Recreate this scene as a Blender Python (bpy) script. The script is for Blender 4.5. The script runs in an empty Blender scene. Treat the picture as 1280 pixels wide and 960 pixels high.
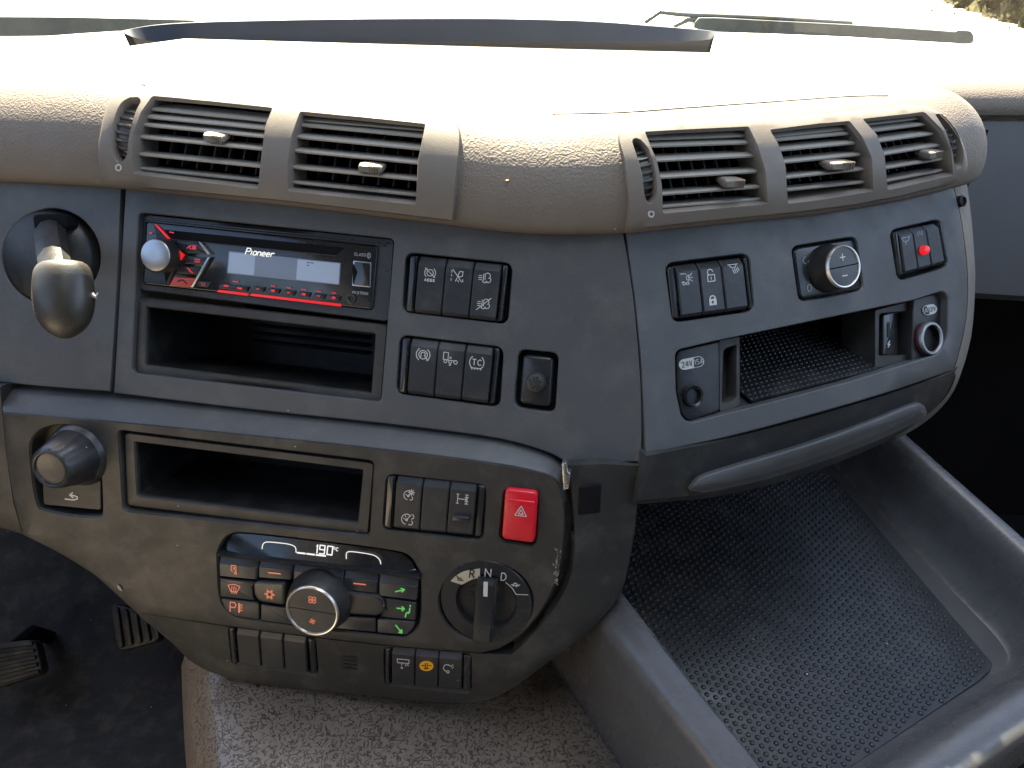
import bpy, bmesh, math, random
from mathutils import Vector, Matrix, geometry
from mathutils.bvhtree import BVHTree
R = math.radians
sin, cos, pi = math.sin, math.cos, math.pi
random.seed(7)
scene = bpy.context.scene
COL = scene.collection

# ------------------------------------------------------------------ camera, sky, sun, exposure
EXPOSURE = 3.3
CAM = Vector((0, 0, 2.3)); PITCH = R(33); ROLL = R(1.5); FPX = 930.0
cd = bpy.data.cameras.new('camera'); cam = bpy.data.objects.new('camera', cd); COL.objects.link(cam)
cd.sensor_fit = 'HORIZONTAL'; cd.sensor_width = 36; cd.lens = FPX / 1280 * 36
cd.clip_start = 0.02; cd.clip_end = 3000
CF = Vector((0, cos(PITCH), -sin(PITCH))); _r = Vector((1, 0, 0)); _u = Vector((0, sin(PITCH), cos(PITCH)))
CR = _r * cos(ROLL) + _u * sin(ROLL); CU = -_r * sin(ROLL) + _u * cos(ROLL)
m = Matrix((CR, CU, -CF)).transposed().to_4x4(); m.translation = CAM
cam.matrix_world = m
scene.camera = cam

SUN_EL, SUN_AZ = R(52), R(-18)          # from ahead of the windscreen, slightly to the left
w = bpy.data.worlds.new('World'); scene.world = w; w.use_nodes = True
nt = w.node_tree; bg = nt.nodes['Background']
sky = nt.nodes.new('ShaderNodeTexSky'); sky.sky_type = 'NISHITA'; sky.sun_disc = False
sky.sun_elevation = SUN_EL; sky.sun_rotation = SUN_AZ; sky.air_density = 1.0; sky.dust_density = 2.0; sky.ozone_density = 1.0
nt.links.new(sky.outputs[0], bg.inputs[0]); bg.inputs[1].default_value = 0.05
sd = bpy.data.lights.new('sun', 'SUN'); sd.energy = 5.0; sd.angle = R(0.53); sd.color = (1, .88, .65)
so = bpy.data.objects.new('sun', sd); COL.objects.link(so)
sdir = Vector((sin(SUN_AZ) * cos(SUN_EL), cos(SUN_AZ) * cos(SUN_EL), sin(SUN_EL)))
so.rotation_euler = sdir.to_track_quat('Z', 'Y').to_euler(); so.location = (0, 5, 8)

def area(name, loc, target, size, energy, color):
    l = bpy.data.lights.new(name, 'AREA'); l.shape = 'RECTANGLE'; l.size, l.size_y = size; l.energy = energy; l.color = color
    o = bpy.data.objects.new(name, l); COL.objects.link(o); o.location = loc
    o.rotation_euler = (Vector(loc) - Vector(target)).to_track_quat('Z', 'Y').to_euler()
    return o
# added unseen fill lamps: warm for seat bounce, cool for screen and side window
area('seat_bounce_fill', (-.62, -.05, 1.80), (-.25, .42, 1.90), (.45, .30), .17, (1, .78, .52))
area('screen_sky_fill', (.15, .35, 3.15), (.05, .4, 1.9), (1.2, .35), 1.0, (.76, .87, 1))
area('side_window_fill', (1.15, .15, 2.7), (.45, .4, 1.9), (.8, .6), .30, (.80, .90, 1))

vs = scene.view_settings
vs.view_transform = 'Standard'; vs.look = 'None'; vs.exposure = EXPOSURE; vs.gamma = 1; vs.use_curve_mapping = False
scene.render.engine = 'CYCLES'
scene.render.resolution_x, scene.render.resolution_y = 1024, 768
EM = 1 / 2 ** EXPOSURE

# ------------------------------------------------------------------ materials
MATS = {}
def new_mat(name):
    mt = bpy.data.materials.new(name); mt.use_nodes = True
    n = mt.node_tree.nodes; l = mt.node_tree.links
    b = n['Principled BSDF']; MATS[name] = mt
    return mt, n, l, b
def plastic(name, col, rough=.5, grain=None, gs=.3, kind='noise', var=.12, dust=0., spec=.4, tint=None, gd=.0006, metal=0):
    mt, n, l, b = new_mat(name)
    tc = n.new('ShaderNodeTexCoord')
    def noise(sc, det=3, ro=.55):
        t = n.new('ShaderNodeTexNoise'); t.inputs['Scale'].default_value = sc; t.inputs['Detail'].default_value = det
        t.inputs['Roughness'].default_value = ro; l.new(tc.outputs['Object'], t.inputs['Vector']); return t
    def ramp(src, a, bb, c0, c1):
        r = n.new('ShaderNodeMapRange'); r.inputs[1].default_value = a; r.inputs[2].default_value = bb
        r.inputs[3].default_value = c0; r.inputs[4].default_value = c1; l.new(src, r.inputs[0]); return r.outputs[0]
    big = noise(9, 5)
    mix = n.new('ShaderNodeMix'); mix.data_type = 'RGBA'; mix.blend_type = 'MIX'
    c = Vector(col); t = Vector(tint) if tint else c
    mix.inputs[6].default_value = (*(c * (1 - var)), 1); mix.inputs[7].default_value = (*(t * (1 + var)), 1)
    l.new(ramp(big.outputs['Fac'], .3, .7, 0, 1), mix.inputs[0])
    out = mix.outputs[2]
    if dust > 0:
        vo = n.new('ShaderNodeTexVoronoi'); vo.inputs['Scale'].default_value = 95; l.new(tc.outputs['Object'], vo.inputs['Vector'])
        sp = n.new('ShaderNodeSeparateColor'); l.new(vo.outputs['Color'], sp.inputs[0])
        thr = n.new('ShaderNodeMath'); thr.operation = 'MULTIPLY'; l.new(sp.outputs[0], thr.inputs[0]); thr.inputs[1].default_value = .055
        lt = n.new('ShaderNodeMath'); lt.operation = 'LESS_THAN'; l.new(vo.outputs['Distance'], lt.inputs[0]); l.new(thr.outputs[0], lt.inputs[1])
        ok = n.new('ShaderNodeMath'); ok.operation = 'GREATER_THAN'; l.new(sp.outputs[1], ok.inputs[0]); ok.inputs[1].default_value = 1 - .35 * dust
        mu = n.new('ShaderNodeMath'); mu.operation = 'MULTIPLY'; l.new(lt.outputs[0], mu.inputs[0]); l.new(ok.outputs[0], mu.inputs[1])
        # soft film of dust, patchy
        fn = noise(38, 6, .65); film = ramp(fn.outputs['Fac'], .48, .8, 0, .35 * dust)
        mf = n.new('ShaderNodeMix'); mf.data_type = 'RGBA'; l.new(film, mf.inputs[0]); l.new(out, mf.inputs[6]); mf.inputs[7].default_value = (.22, .20, .17, 1)
        md = n.new('ShaderNodeMix'); md.data_type = 'RGBA'; l.new(mu.outputs[0], md.inputs[0]); l.new(mf.outputs[2], md.inputs[6]); md.inputs[7].default_value = (.55, .52, .46, 1)
        out = md.outputs[2]
    l.new(out, b.inputs['Base Color'])
    rn = noise(26, 4, .6)
    wv = noise(11, 5, .7); mpw = n.new('ShaderNodeMapping'); mpw.inputs['Rotation'].default_value = (.3, .5, .9); mpw.inputs['Scale'].default_value = (1, 9, 2.5)
    l.new(tc.outputs['Object'], mpw.inputs[0]); l.new(mpw.outputs[0], wv.inputs['Vector'])
    sm = n.new('ShaderNodeMath'); sm.operation = 'ADD'; l.new(rn.outputs['Fac'], sm.inputs[0]); l.new(wv.outputs['Fac'], sm.inputs[1])
    l.new(ramp(sm.outputs[0], .65, 1.35, max(.02, rough - .15), min(1, rough + .15)), b.inputs['Roughness'])
    b.inputs['Specular IOR Level'].default_value = spec
    b.inputs['Metallic'].default_value = metal
    if grain:
        bp = n.new('ShaderNodeBump'); bp.inputs['Strength'].default_value = gs; bp.inputs['Distance'].default_value = gd
        if kind == 'leather':
            v1 = n.new('ShaderNodeTexVoronoi'); v1.feature = 'SMOOTH_F1'; v1.inputs['Scale'].default_value = grain; v1.inputs['Smoothness'].default_value = .5
            ds = noise(grain * .35, 2)
            ad = n.new('ShaderNodeVectorMath'); ad.operation = 'MULTIPLY_ADD'; l.new(ds.outputs['Color'], ad.inputs[0])
            ad.inputs[1].default_value = (.004, .004, .004); l.new(tc.outputs['Object'], ad.inputs[2]); l.new(ad.outputs[0], v1.inputs['Vector'])
            l.new(v1.outputs['Distance'], bp.inputs['Height'])
        elif kind == 'brushed':
            g = noise(grain, 2); mp = n.new('ShaderNodeMapping'); mp.inputs['Scale'].default_value = (1, 1, .05)
            l.new(tc.outputs['Object'], mp.inputs[0]); l.new(mp.outputs[0], g.inputs['Vector']); l.new(g.outputs['Fac'], bp.inputs['Height'])
        else:
            g = noise(grain, 2, .6); l.new(g.outputs['Fac'], bp.inputs['Height'])
        l.new(bp.outputs[0], b.inputs['Normal'])
    return mt
def glow(name, col, e, base=(.02, .02, .02)):
    mt, n, l, b = new_mat(name)
    b.inputs['Base Color'].default_value = (*base, 1); b.inputs['Roughness'].default_value = .35
    b.inputs['Emission Color'].default_value = (*col, 1); b.inputs['Emission Strength'].default_value = e * EM
    return mt
M_PANEL = plastic('panel_grey', (.066, .067, .069), .50, 1500, .30, var=.10, dust=.55, spec=.45)
M_CONS = plastic('console_grey', (.026, .0248, .0232), .50, 1500, .30, var=.12, dust=.6, spec=.42)
M_FLANK = plastic('flank_grey', (.021, .0215, .0215), .55, 1200, .3, var=.15, dust=.6)
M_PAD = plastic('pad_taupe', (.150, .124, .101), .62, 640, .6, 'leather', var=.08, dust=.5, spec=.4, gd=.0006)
M_TOP = plastic('dash_top_sunlit_taupe', (.24, .21, .18), .5, 640, .4, 'leather', var=.05, spec=.6, gd=.0005)  # paler than the pad of the same material, sunlit brightness put into the colour
M_BEZEL = plastic('vent_taupe', (.145, .123, .103), .50, 1400, .25, var=.08, dust=.5, spec=.4)
M_SLAT = plastic('slat_taupe', (.26, .24, .21), .42, 1400, .2, var=.10, dust=.6, spec=.5)
M_WHEEL = plastic('thumbwheel_grey', (.075, .070, .064), .28, var=.08, dust=.4, spec=.6)
M_VANE = plastic('vane_dark', (.03, .03, .03), .6, var=.1, dust=.5)
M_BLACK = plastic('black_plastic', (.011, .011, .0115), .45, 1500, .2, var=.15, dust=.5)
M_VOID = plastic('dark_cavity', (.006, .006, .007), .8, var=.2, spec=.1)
M_ROCK = plastic('rocker_dark', (.021, .0225, .025), .42, 1300, .2, var=.08, dust=.5, spec=.45)
M_CAP = plastic('switch_end_cap', (.022, .0225, .024), .25, var=.08, spec=.5)
M_FRAME = plastic('pocket_frame', (.034, .033, .031), .5, 1300, .3, var=.10, dust=.5)
M_GLOSS = plastic('radio_gloss', (.012, .013, .016), .10, var=.1, dust=.2, spec=.6)
M_TRIMB = plastic('radio_trim', (.028, .030, .034), .38, 1300, .2, var=.1, dust=.4)
M_BTN = plastic('radio_button', (.022, .023, .026), .3, var=.1, spec=.5)
M_SILV = plastic('silver', (.42, .43, .45), .42, 900, .15, 'brushed', var=.06, metal=1)
M_RING = plastic('satin_ring', (.66, .62, .56), .32, var=.06, metal=.85)
M_LCD_REFL = glow('lcd_reflection_glow', (.40, .50, .68), .46, (.05, .06, .09))  # radio screen: reflected sky put into the glow of both blues
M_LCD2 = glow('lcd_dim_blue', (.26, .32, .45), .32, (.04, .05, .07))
M_RED = glow('red_light', (1, .012, .02), .8)
M_REDD = glow('red_light_dim', (1, .03, .06), .55)
M_PHONE = glow('red_button', (.9, .12, .10), .22, (.12, .02, .02))
M_ORANGE = glow('orange_symbol', (1, .24, .12), .62)
M_GREEN = glow('green_symbol', (.20, .90, .20), .52)
M_DIGIT = glow('white_digit', (1, .98, .95), 1.0)
M_WHITE = plastic('white_print', (.52, .52, .50), .5, var=.06)
M_CREAM = plastic('cream_print', (.42, .37, .28), .5, var=.06)
M_INK = plastic('black_print', (.010, .010, .010), .5, var=.05)
M_DIM = plastic('grey_print', (.26, .27, .29), .5, var=.05)
M_HAZ = plastic('hazard_red', (.62, .008, .022), .32, 1400, .12, var=.06, dust=.25, spec=.5)
M_YEL = plastic('yellow_print', (.80, .38, .015), .45, var=.05)
M_LEVER = plastic('lever_worn', (.026, .023, .019), .40, 700, .15, var=.25, dust=.3, spec=.6, tint=(.036, .030, .022))
M_ARM = plastic('lever_arm', (.018, .0175, .0175), .4, 600, .35, 'brushed', var=.25, dust=.4)
M_BASE = plastic('lever_base', (.018, .0185, .0195), .42, 1200, .2, var=.2, dust=.5)
M_KNOB = plastic('knob_dark', (.018, .018, .019), .36, 1200, .15, var=.15, dust=.5, spec=.5)
M_BIN = plastic('bin_plastic', (.032, .033, .037), .42, 1300, .25, var=.12, dust=.4, spec=.5)
M_RAIL = plastic('bin_rail', (.072, .072, .075), .27, 1300, .22, var=.08, dust=.4, spec=.5)
M_MAT = plastic('rubber_mat', (.010, .011, .0125), .45, 900, .2, var=.15, dust=.35, spec=.45)
M_FLOOR = plastic('footwell_rubber', (.0095, .010, .0115), .6, 300, .5, var=.35, dust=.5, spec=.3)
M_PEDAL = plastic('pedal_rubber', (.011, .0108, .0105), .55, 700, .3, var=.2, dust=.9)
M_METAL = plastic('bare_metal', (.40, .38, .34), .3, 800, .4, var=.2, metal=.9)
M_TAPE = plastic('black_tape', (.008, .008, .009), .6, 800, .3, var=.2, spec=.1)
M_SCUFF = plastic('scuffed_edge', (.20, .19, .18), .5, var=.3)
M_SIDE = plastic('side_trim', (.17, .15, .128), .55, 640, .6, 'leather', var=.06, dust=.4, gd=.0005)
M_PASS = plastic('passenger_panel', (.120, .126, .138), .5, 1200, .2, var=.06, spec=.4)
M_STRIP = plastic('cowl_strip', (.030, .033, .040), .5, var=.08)
M_WIPER = plastic('wiper_rubber', (.10, .105, .10), .5, 200, .5, var=.35, dust=1)

def tunnel_mat():
    mt, n, l, b = new_mat('tunnel_worm_grain')
    tc = n.new('ShaderNodeTexCoord')
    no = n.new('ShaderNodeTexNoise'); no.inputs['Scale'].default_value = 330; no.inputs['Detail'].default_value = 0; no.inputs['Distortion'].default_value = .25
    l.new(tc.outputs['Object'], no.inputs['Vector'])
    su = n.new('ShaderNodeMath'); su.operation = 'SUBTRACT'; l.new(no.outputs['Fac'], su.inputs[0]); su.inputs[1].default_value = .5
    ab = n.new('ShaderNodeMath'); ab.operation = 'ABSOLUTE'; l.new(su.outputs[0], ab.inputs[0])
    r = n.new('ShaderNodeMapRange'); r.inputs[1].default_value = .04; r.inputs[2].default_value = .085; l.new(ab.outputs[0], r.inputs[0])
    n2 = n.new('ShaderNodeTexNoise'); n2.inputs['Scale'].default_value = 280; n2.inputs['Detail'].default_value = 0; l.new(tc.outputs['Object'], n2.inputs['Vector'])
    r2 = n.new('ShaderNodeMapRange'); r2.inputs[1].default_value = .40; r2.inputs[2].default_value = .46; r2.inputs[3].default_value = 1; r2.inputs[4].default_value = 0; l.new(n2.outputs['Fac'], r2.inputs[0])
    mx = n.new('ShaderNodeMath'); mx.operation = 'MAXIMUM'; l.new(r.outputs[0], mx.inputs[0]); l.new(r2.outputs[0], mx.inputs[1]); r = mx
    bn = n.new('ShaderNodeTexNoise'); bn.inputs['Scale'].default_value = 14; bn.inputs['Detail'].default_value = 4; l.new(tc.outputs['Object'], bn.inputs['Vector'])
    c = n.new('ShaderNodeMix'); c.data_type = 'RGBA'; l.new(bn.outputs['Fac'], c.inputs[0])
    c.inputs[6].default_value = (.118, .092, .070, 1); c.inputs[7].default_value = (.170, .137, .106, 1)
    g = n.new('ShaderNodeMix'); g.data_type = 'RGBA'; l.new(r.outputs[0], g.inputs[0]); g.inputs[6].default_value = (.050, .037, .028, 1); l.new(c.outputs[2], g.inputs[7])  # darker grooves: shade and dirt of the relief put into the colour
    l.new(g.outputs[2], b.inputs['Base Color']); b.inputs['Roughness'].default_value = .30; b.inputs['Specular IOR Level'].default_value = .7
    bp = n.new('ShaderNodeBump'); bp.inputs['Strength'].default_value = .8; bp.inputs['Distance'].default_value = .0008
    l.new(r.outputs[0], bp.inputs['Height']); l.new(bp.outputs[0], b.inputs['Normal'])
    return mt
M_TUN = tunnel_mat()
def ground_mat():
    mt, n, l, b = new_mat('pale_yard_concrete')
    tc = n.new('ShaderNodeTexCoord'); no = n.new('ShaderNodeTexNoise'); no.inputs['Scale'].default_value = .8; no.inputs['Detail'].default_value = 8
    l.new(tc.outputs['Object'], no.inputs['Vector'])
    c = n.new('ShaderNodeMix'); c.data_type = 'RGBA'; l.new(no.outputs['Fac'], c.inputs[0])
    c.inputs[6].default_value = (.42, .40, .37, 1); c.inputs[7].default_value = (.56, .54, .50, 1)
    l.new(c.outputs[2], b.inputs['Base Color']); b.inputs['Roughness'].default_value = .9
    return mt
M_GROUND = ground_mat()
M_EARTH = plastic('dry_grass_bank', (.030, .026, .012), .9, 3, .8, var=.5, tint=(.05, .045, .02), spec=.1)
def glass_mat():
    mt, n, l, b = new_mat('windscreen_glass')
    o = n['Material Output']; n.remove(b)
    t = n.new('ShaderNodeBsdfTransparent'); t.inputs[0].default_value = (.93, .96, .95, 1)
    g = n.new('ShaderNodeBsdfGlossy'); g.inputs['Roughness'].default_value = .02
    x = n.new('ShaderNodeMixShader'); x.inputs[0].default_value = .05
    l.new(t.outputs[0], x.inputs[1]); l.new(g.outputs[0], x.inputs[2]); l.new(x.outputs[0], o.inputs[0])
    return mt
M_GLASS = glass_mat()

# ------------------------------------------------------------------ geometry helpers
def ray(x, y): return (CF + (x - 640) / FPX * CR - (y - 480) / FPX * CU)
def project(P):
    d = P - CAM; z = d.dot(CF)
    return 640 + FPX * d.dot(CR) / z, 480 - FPX * d.dot(CU) / z
def nrm(yaw, tilt): return Vector((-sin(yaw) * cos(tilt), -cos(yaw) * cos(tilt), sin(tilt)))
class Surf:
    def q(self, x, y, off=0.0):                    # point lying off above the surface that is seen at x, y
        a, b = x, y
        for _ in range(4 if off else 1):
            P, n = self.raw(a, b); Q = P + n * off
            if off:
                u, v = project(Q); a += x - u; b += y - v
        P, n = self.raw(a, b)
        return P + n * off, n
class Plane(Surf):
    def __init__(s, n, P): s.n = n.normalized(); s.P = P
    def raw(s, x, y):
        v = ray(x, y); return CAM + v * ((s.P - CAM).dot(s.n) / v.dot(s.n)), s.n
    def shifted(s, off): return Plane(s.n, s.P + s.n * off)
class Convex(Surf):                                # outside of a convex body bounded by planes
    def __init__(s, planes): s.pl = planes
    def raw(s, x, y):
        v = ray(x, y); best = None
        for p in s.pl:
            t = (p.P - CAM).dot(p.n) / v.dot(p.n)
            if best is None or t > best[0]: best = (t, p.n)
        return CAM + v * best[0], best[1]
class Mesh(Surf):
    def __init__(s, rows):                         # rows of points
        s.rows = rows; V = [p for r in rows for p in r]; nc = len(rows[0]); F = []
        for i in range(len(rows) - 1):
            for j in range(nc - 1): F.append((i * nc + j, i * nc + j + 1, (i + 1) * nc + j + 1, (i + 1) * nc + j))
        s.V, s.F = V, F; s.bvh = BVHTree.FromPolygons(V, F)
    def raw(s, x, y):
        d = ray(x, y).normalized(); P, n, i, t = s.bvh.ray_cast(CAM, d)
        if P is None: P, n, i, t = s.bvh.find_nearest(CAM + d * .6)
        return P, (n if n.dot(d) < 0 else -n)

def area2(p): return sum(p[i][0] * p[(i + 1) % len(p)][1] - p[(i + 1) % len(p)][0] * p[i][1] for i in range(len(p))) / 2
def inset(p, e):
    s = 1 if area2(p) > 0 else -1; n = len(p); out = []
    for i in range(n):
        a, b, c = Vector(p[i - 1]), Vector(p[i]), Vector(p[(i + 1) % n])
        d1 = (b - a); d2 = (c - b)
        if d1.length < 1e-6: d1 = d2
        if d2.length < 1e-6: d2 = d1
        d1.normalize(); d2.normalize()
        n1 = Vector((-d1.y, d1.x)) * s; n2 = Vector((-d2.y, d2.x)) * s
        k = (n1 + n2); k = k / max(.35, 1 + n1.dot(n2))
        q = b + k * e; out.append((q.x, q.y))
    return out
def rpoly(pts, r, n=5):
    out = []; N = len(pts)
    for i in range(N):
        a, b, c = Vector(pts[i - 1]), Vector(pts[i]), Vector(pts[(i + 1) % N])
        rr = r[i] if isinstance(r, (list, tuple)) else r
        if rr <= 0: out.append((b.x, b.y)); continue
        u = (a - b); v = (c - b); k = min(rr, u.length * .48, v.length * .48)
        p0 = b + u.normalized() * k; p1 = b + v.normalized() * k
        for j in range(n + 1):
            t = j / n; q = p0 * (1 - t) ** 2 + b * 2 * t * (1 - t) + p1 * t * t; out.append((q.x, q.y))
    return out
def ell(cx, cy, rx, ry, n=36, rot=0, a0=0, a1=360):
    o = []; full = abs(a1 - a0) >= 360
    for i in range(n if full else n + 1):
        t = R(a0 + (a1 - a0) * i / n); x, y = rx * cos(t), ry * sin(t)
        o.append((cx + x * cos(rot) - y * sin(rot), cy + x * sin(rot) + y * cos(rot)))
    return o
def smooth_line(pts, per=6):
    P = [Vector(p) for p in pts]; out = []
    for i in range(len(P) - 1):
        p0 = P[max(0, i - 1)]; p1 = P[i]; p2 = P[i + 1]; p3 = P[min(len(P) - 1, i + 2)]
        for k in range(per):
            t = k / per
            out.append(tuple(.5 * ((2 * p1) + (p2 - p0) * t + (2 * p0 - 5 * p1 + 4 * p2 - p3) * t * t + (3 * p1 - p0 - 3 * p2 + p3) * t ** 3)))
    out.append(tuple(P[-1])); return out
def resample(poly, step, closed=True):
    out = []; n = len(poly)
    for i in range(n if closed else n - 1):
        a, b = Vector(poly[i]), Vector(poly[(i + 1) % n]); k = max(1, int((b - a).length / step))
        for j in range(k): q = a.lerp(b, j / k); out.append((q.x, q.y))
    if not closed: out.append(tuple(poly[-1]))
    return out
def inside(p, poly):
    x, y = p; c = False; n = len(poly)
    for i in range(n):
        x1, y1 = poly[i]; x2, y2 = poly[(i + 1) % n]
        if (y1 > y) != (y2 > y) and x < (x2 - x1) * (y - y1) / (y2 - y1) + x1: c = not c
    return c
class Q4:                                          # four corners TL TR BR BL
    def __init__(s, *c): s.c = [Vector(p) for p in c]
    def at(s, u, v):
        a, b, c, d = s.c; p = a.lerp(b, u).lerp(d.lerp(c, u), v); return (p.x, p.y)
    def sub(s, u0, u1, v0=0, v1=1): return Q4(s.at(u0, v0), s.at(u1, v0), s.at(u1, v1), s.at(u0, v1))
    def poly(s): return [tuple(p) for p in s.c]
    def frame(s, u, v):
        o = Vector(s.at(u, v)); ex = (Vector(s.at(u + .1, v)) - o).normalized(); ey = (Vector(s.at(u, v + .1)) - o).normalized(); return o, ex, ey

class MB:
    def __init__(s): s.v = []; s.f = []
    def add(s, V, F):
        o = len(s.v); s.v += [Vector(p) for p in V]; s.f += [tuple(i + o for i in f) for f in F]
    def loft(s, rings, closed=True, cap0=False, cap1=False):
        n = len(rings[0]); V = [p for r in rings for p in r]; F = []
        for i in range(len(rings) - 1):
            for j in range(n if closed else n - 1):
                k = (j + 1) % n; F.append((i * n + j, i * n + k, (i + 1) * n + k, (i + 1) * n + j))
        if cap0: F.append(tuple(range(n - 1, -1, -1)))
        if cap1: F.append(tuple((len(rings) - 1) * n + j for j in range(n)))
        s.add(V, F)
    def box(s, c, ax, ay, az):
        V = [c + ax * i + ay * j + az * k for i in (-1, 1) for j in (-1, 1) for k in (-1, 1)]
        s.add(V, [(0, 1, 3, 2), (4, 6, 7, 5), (0, 4, 5, 1), (2, 3, 7, 6), (0, 2, 6, 4), (1, 5, 7, 3)])
    def slab(s, S, outline, top, bot, bev=1.0, bm=.0007, seg=3):
        base = [S.q(x, y, top) for x, y in outline]
        rings = [[P + n * (bot - top) for P, n in base]]
        for k in range(seg + 1):
            a = pi / 2 * k / seg; e = bev * (1 - cos(a)); h = bm * (1 - sin(a))
            rings.append([P - n * h for P, n in (S.q(x, y, top) for x, y in (inset(outline, e) if e > 1e-6 else outline))])
        s.loft(rings, True, False, True)
    def sheet(s, S, outer, holes=(), step=22, off=0.0, skirt=.01, bev=1.2, bm=.0008, walls=None, floor=None):
        outer = resample(outer, step); hs = [resample(h, step) for h in holes]
        pts = [Vector(p) for p in outer]; E = [(i, (i + 1) % len(outer)) for i in range(len(outer))]
        for h in hs:
            o = len(pts); pts += [Vector(p) for p in h]; E += [(o + i, o + (i + 1) % len(h)) for i in range(len(h))]
        x0, x1 = min(p[0] for p in outer), max(p[0] for p in outer); y0, y1 = min(p[1] for p in outer), max(p[1] for p in outer)
        gin = inset(outer, 4); hout = [inset(h, -4) for h in hs]
        y = y0 + step / 2; r = 0
        while y < y1:
            x = x0 + step * (.5 if r % 2 else .25)
            while x < x1:
                if inside((x, y), gin) and not any(inside((x, y), h) for h in hout): pts.append(Vector((x, y)))
                x += step
            y += step * .87; r += 1
        vo, eo, fo, *_ = geometry.delaunay_2d_cdt(pts, E, [], 0, 1e-4)
        F = []
        for f in fo:
            c = sum((vo[i] for i in f), Vector((0, 0))) / len(f); c = (c.x, c.y)
            if inside(c, outer) and not any(inside(c, h) for h in hs): F.append(tuple(f))
        s.add([S.q(p.x, p.y, off)[0] for p in vo], F)
        if skirt:
            b = [S.q(x, y, off) for x, y in outer]; o2 = [S.q(x, y, off - bm) for x, y in inset(outer, -bev)]
            s.loft([[p for p, n in b], [p for p, n in o2], [p - n * skirt for p, n in o2]])
        for i, h in enumerate(hs):
            wl = walls[i] if walls else .008
            depth, d = wl if isinstance(wl, tuple) else (wl, None)
            s.well(S, h, off, depth, d, bev, bm, floor[i] if floor else None)
    def well(s, S, h, off, depth, d=None, bev=1.2, bm=.0008, floor=None):
        b = [S.q(x, y, off) for x, y in h]; b1 = [S.q(x, y, off) for x, y in inset(h, bev * .35)]
        b2 = [S.q(x, y, off) for x, y in inset(h, bev)]
        r1 = [p - n * bm * .35 for p, n in b1]; r2 = [p - n * bm for p, n in b2]
        r3 = [p + (d * depth if d else n * -depth) for p, n in zip(r2, [n for p, n in b2])]
        s.loft([[p for p, n in b], r1, r2, r3], True, False, bool(floor))
    def ribbon(s, S, pts, wd, off, taper=None):
        P = [Vector(p) for p in pts]
        for i in range(len(P) - 1):
            d = P[i + 1] - P[i]
            if d.length < 1e-6: continue
            d.normalize(); k = Vector((-d.y, d.x)) * wd / 2; e = d * wd * .25
            c = [P[i] - e - k, P[i + 1] + e - k, P[i + 1] + e + k, P[i] - e + k]
            s.add([S.q(a.x, a.y, off + i * 2e-6)[0] for a in c], [(0, 1, 2, 3)])
    def flat(s, S, poly, off): s.add([S.q(x, y, off)[0] for x, y in poly], [tuple(range(len(poly)))])
    def lathe(s, P, ax, prof, n=40, mod=None, capend=True):
        ax = ax.normalized(); u = ax.cross(Vector((0, 0, 1)));
        if u.length < .1: u = Vector((1, 0, 0))
        u.normalize(); v = ax.cross(u); rings = []
        for r, h in prof:
            ring = []
            for i in range(n):
                a = 2 * pi * i / n; k = r * (mod(a, h) if mod else 1); ring.append(P + ax * h + (u * cos(a) + v * sin(a)) * k)
            rings.append(ring)
        s.loft(rings, True, False, capend)
    def tube(s, pts, rad, n=10, cap=True):
        rings = []
        for i, p in enumerate(pts):
            d = (pts[min(i + 1, len(pts) - 1)] - pts[max(i - 1, 0)]).normalized(); u = d.cross(Vector((0, 0, 1)))
            if u.length < .05: u = Vector((1, 0, 0))
            u.normalize(); v = d.cross(u); r = rad[i] if isinstance(rad, (list, tuple)) else rad
            rings.append([p + (u * cos(2 * pi * k / n) + v * sin(2 * pi * k / n)) * r for k in range(n)])
        s.loft(rings, True, cap, cap)
    def build(s, name, mat, parent=None, sharp=38, merge=True):
        me = bpy.data.meshes.new(name); me.from_pydata([tuple(p) for p in s.v], [], s.f)
        bm = bmesh.new(); bm.from_mesh(me)
        if merge: bmesh.ops.remove_doubles(bm, verts=bm.verts, dist=1e-6)
        bmesh.ops.recalc_face_normals(bm, faces=bm.faces); bm.to_mesh(me); bm.free()
        me.materials.append(mat); me.shade_smooth(); me.set_sharp_from_angle(angle=R(sharp)); me.update()
        o = bpy.data.objects.new(name, me); COL.objects.link(o)
        if parent is not None:
            o.parent = parent; o.matrix_parent_inverse = Matrix.Translation(-root_loc(parent))
        return o
def root_loc(p):
    return p.location if p.type == 'EMPTY' else Vector((0, 0, 0))
def thing(name, label, cat, loc, group=None):
    o = bpy.data.objects.new(name, None); COL.objects.link(o); o.location = loc; o.empty_display_size = .02
    o['label'] = label; o['category'] = cat
    if group: o['group'] = group
    return o
def tag(o, label, cat, group=None):
    o['label'] = label; o['category'] = cat
    if group: o['group'] = group
    return o
def struct(o): o['kind'] = 'structure'; return o

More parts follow.
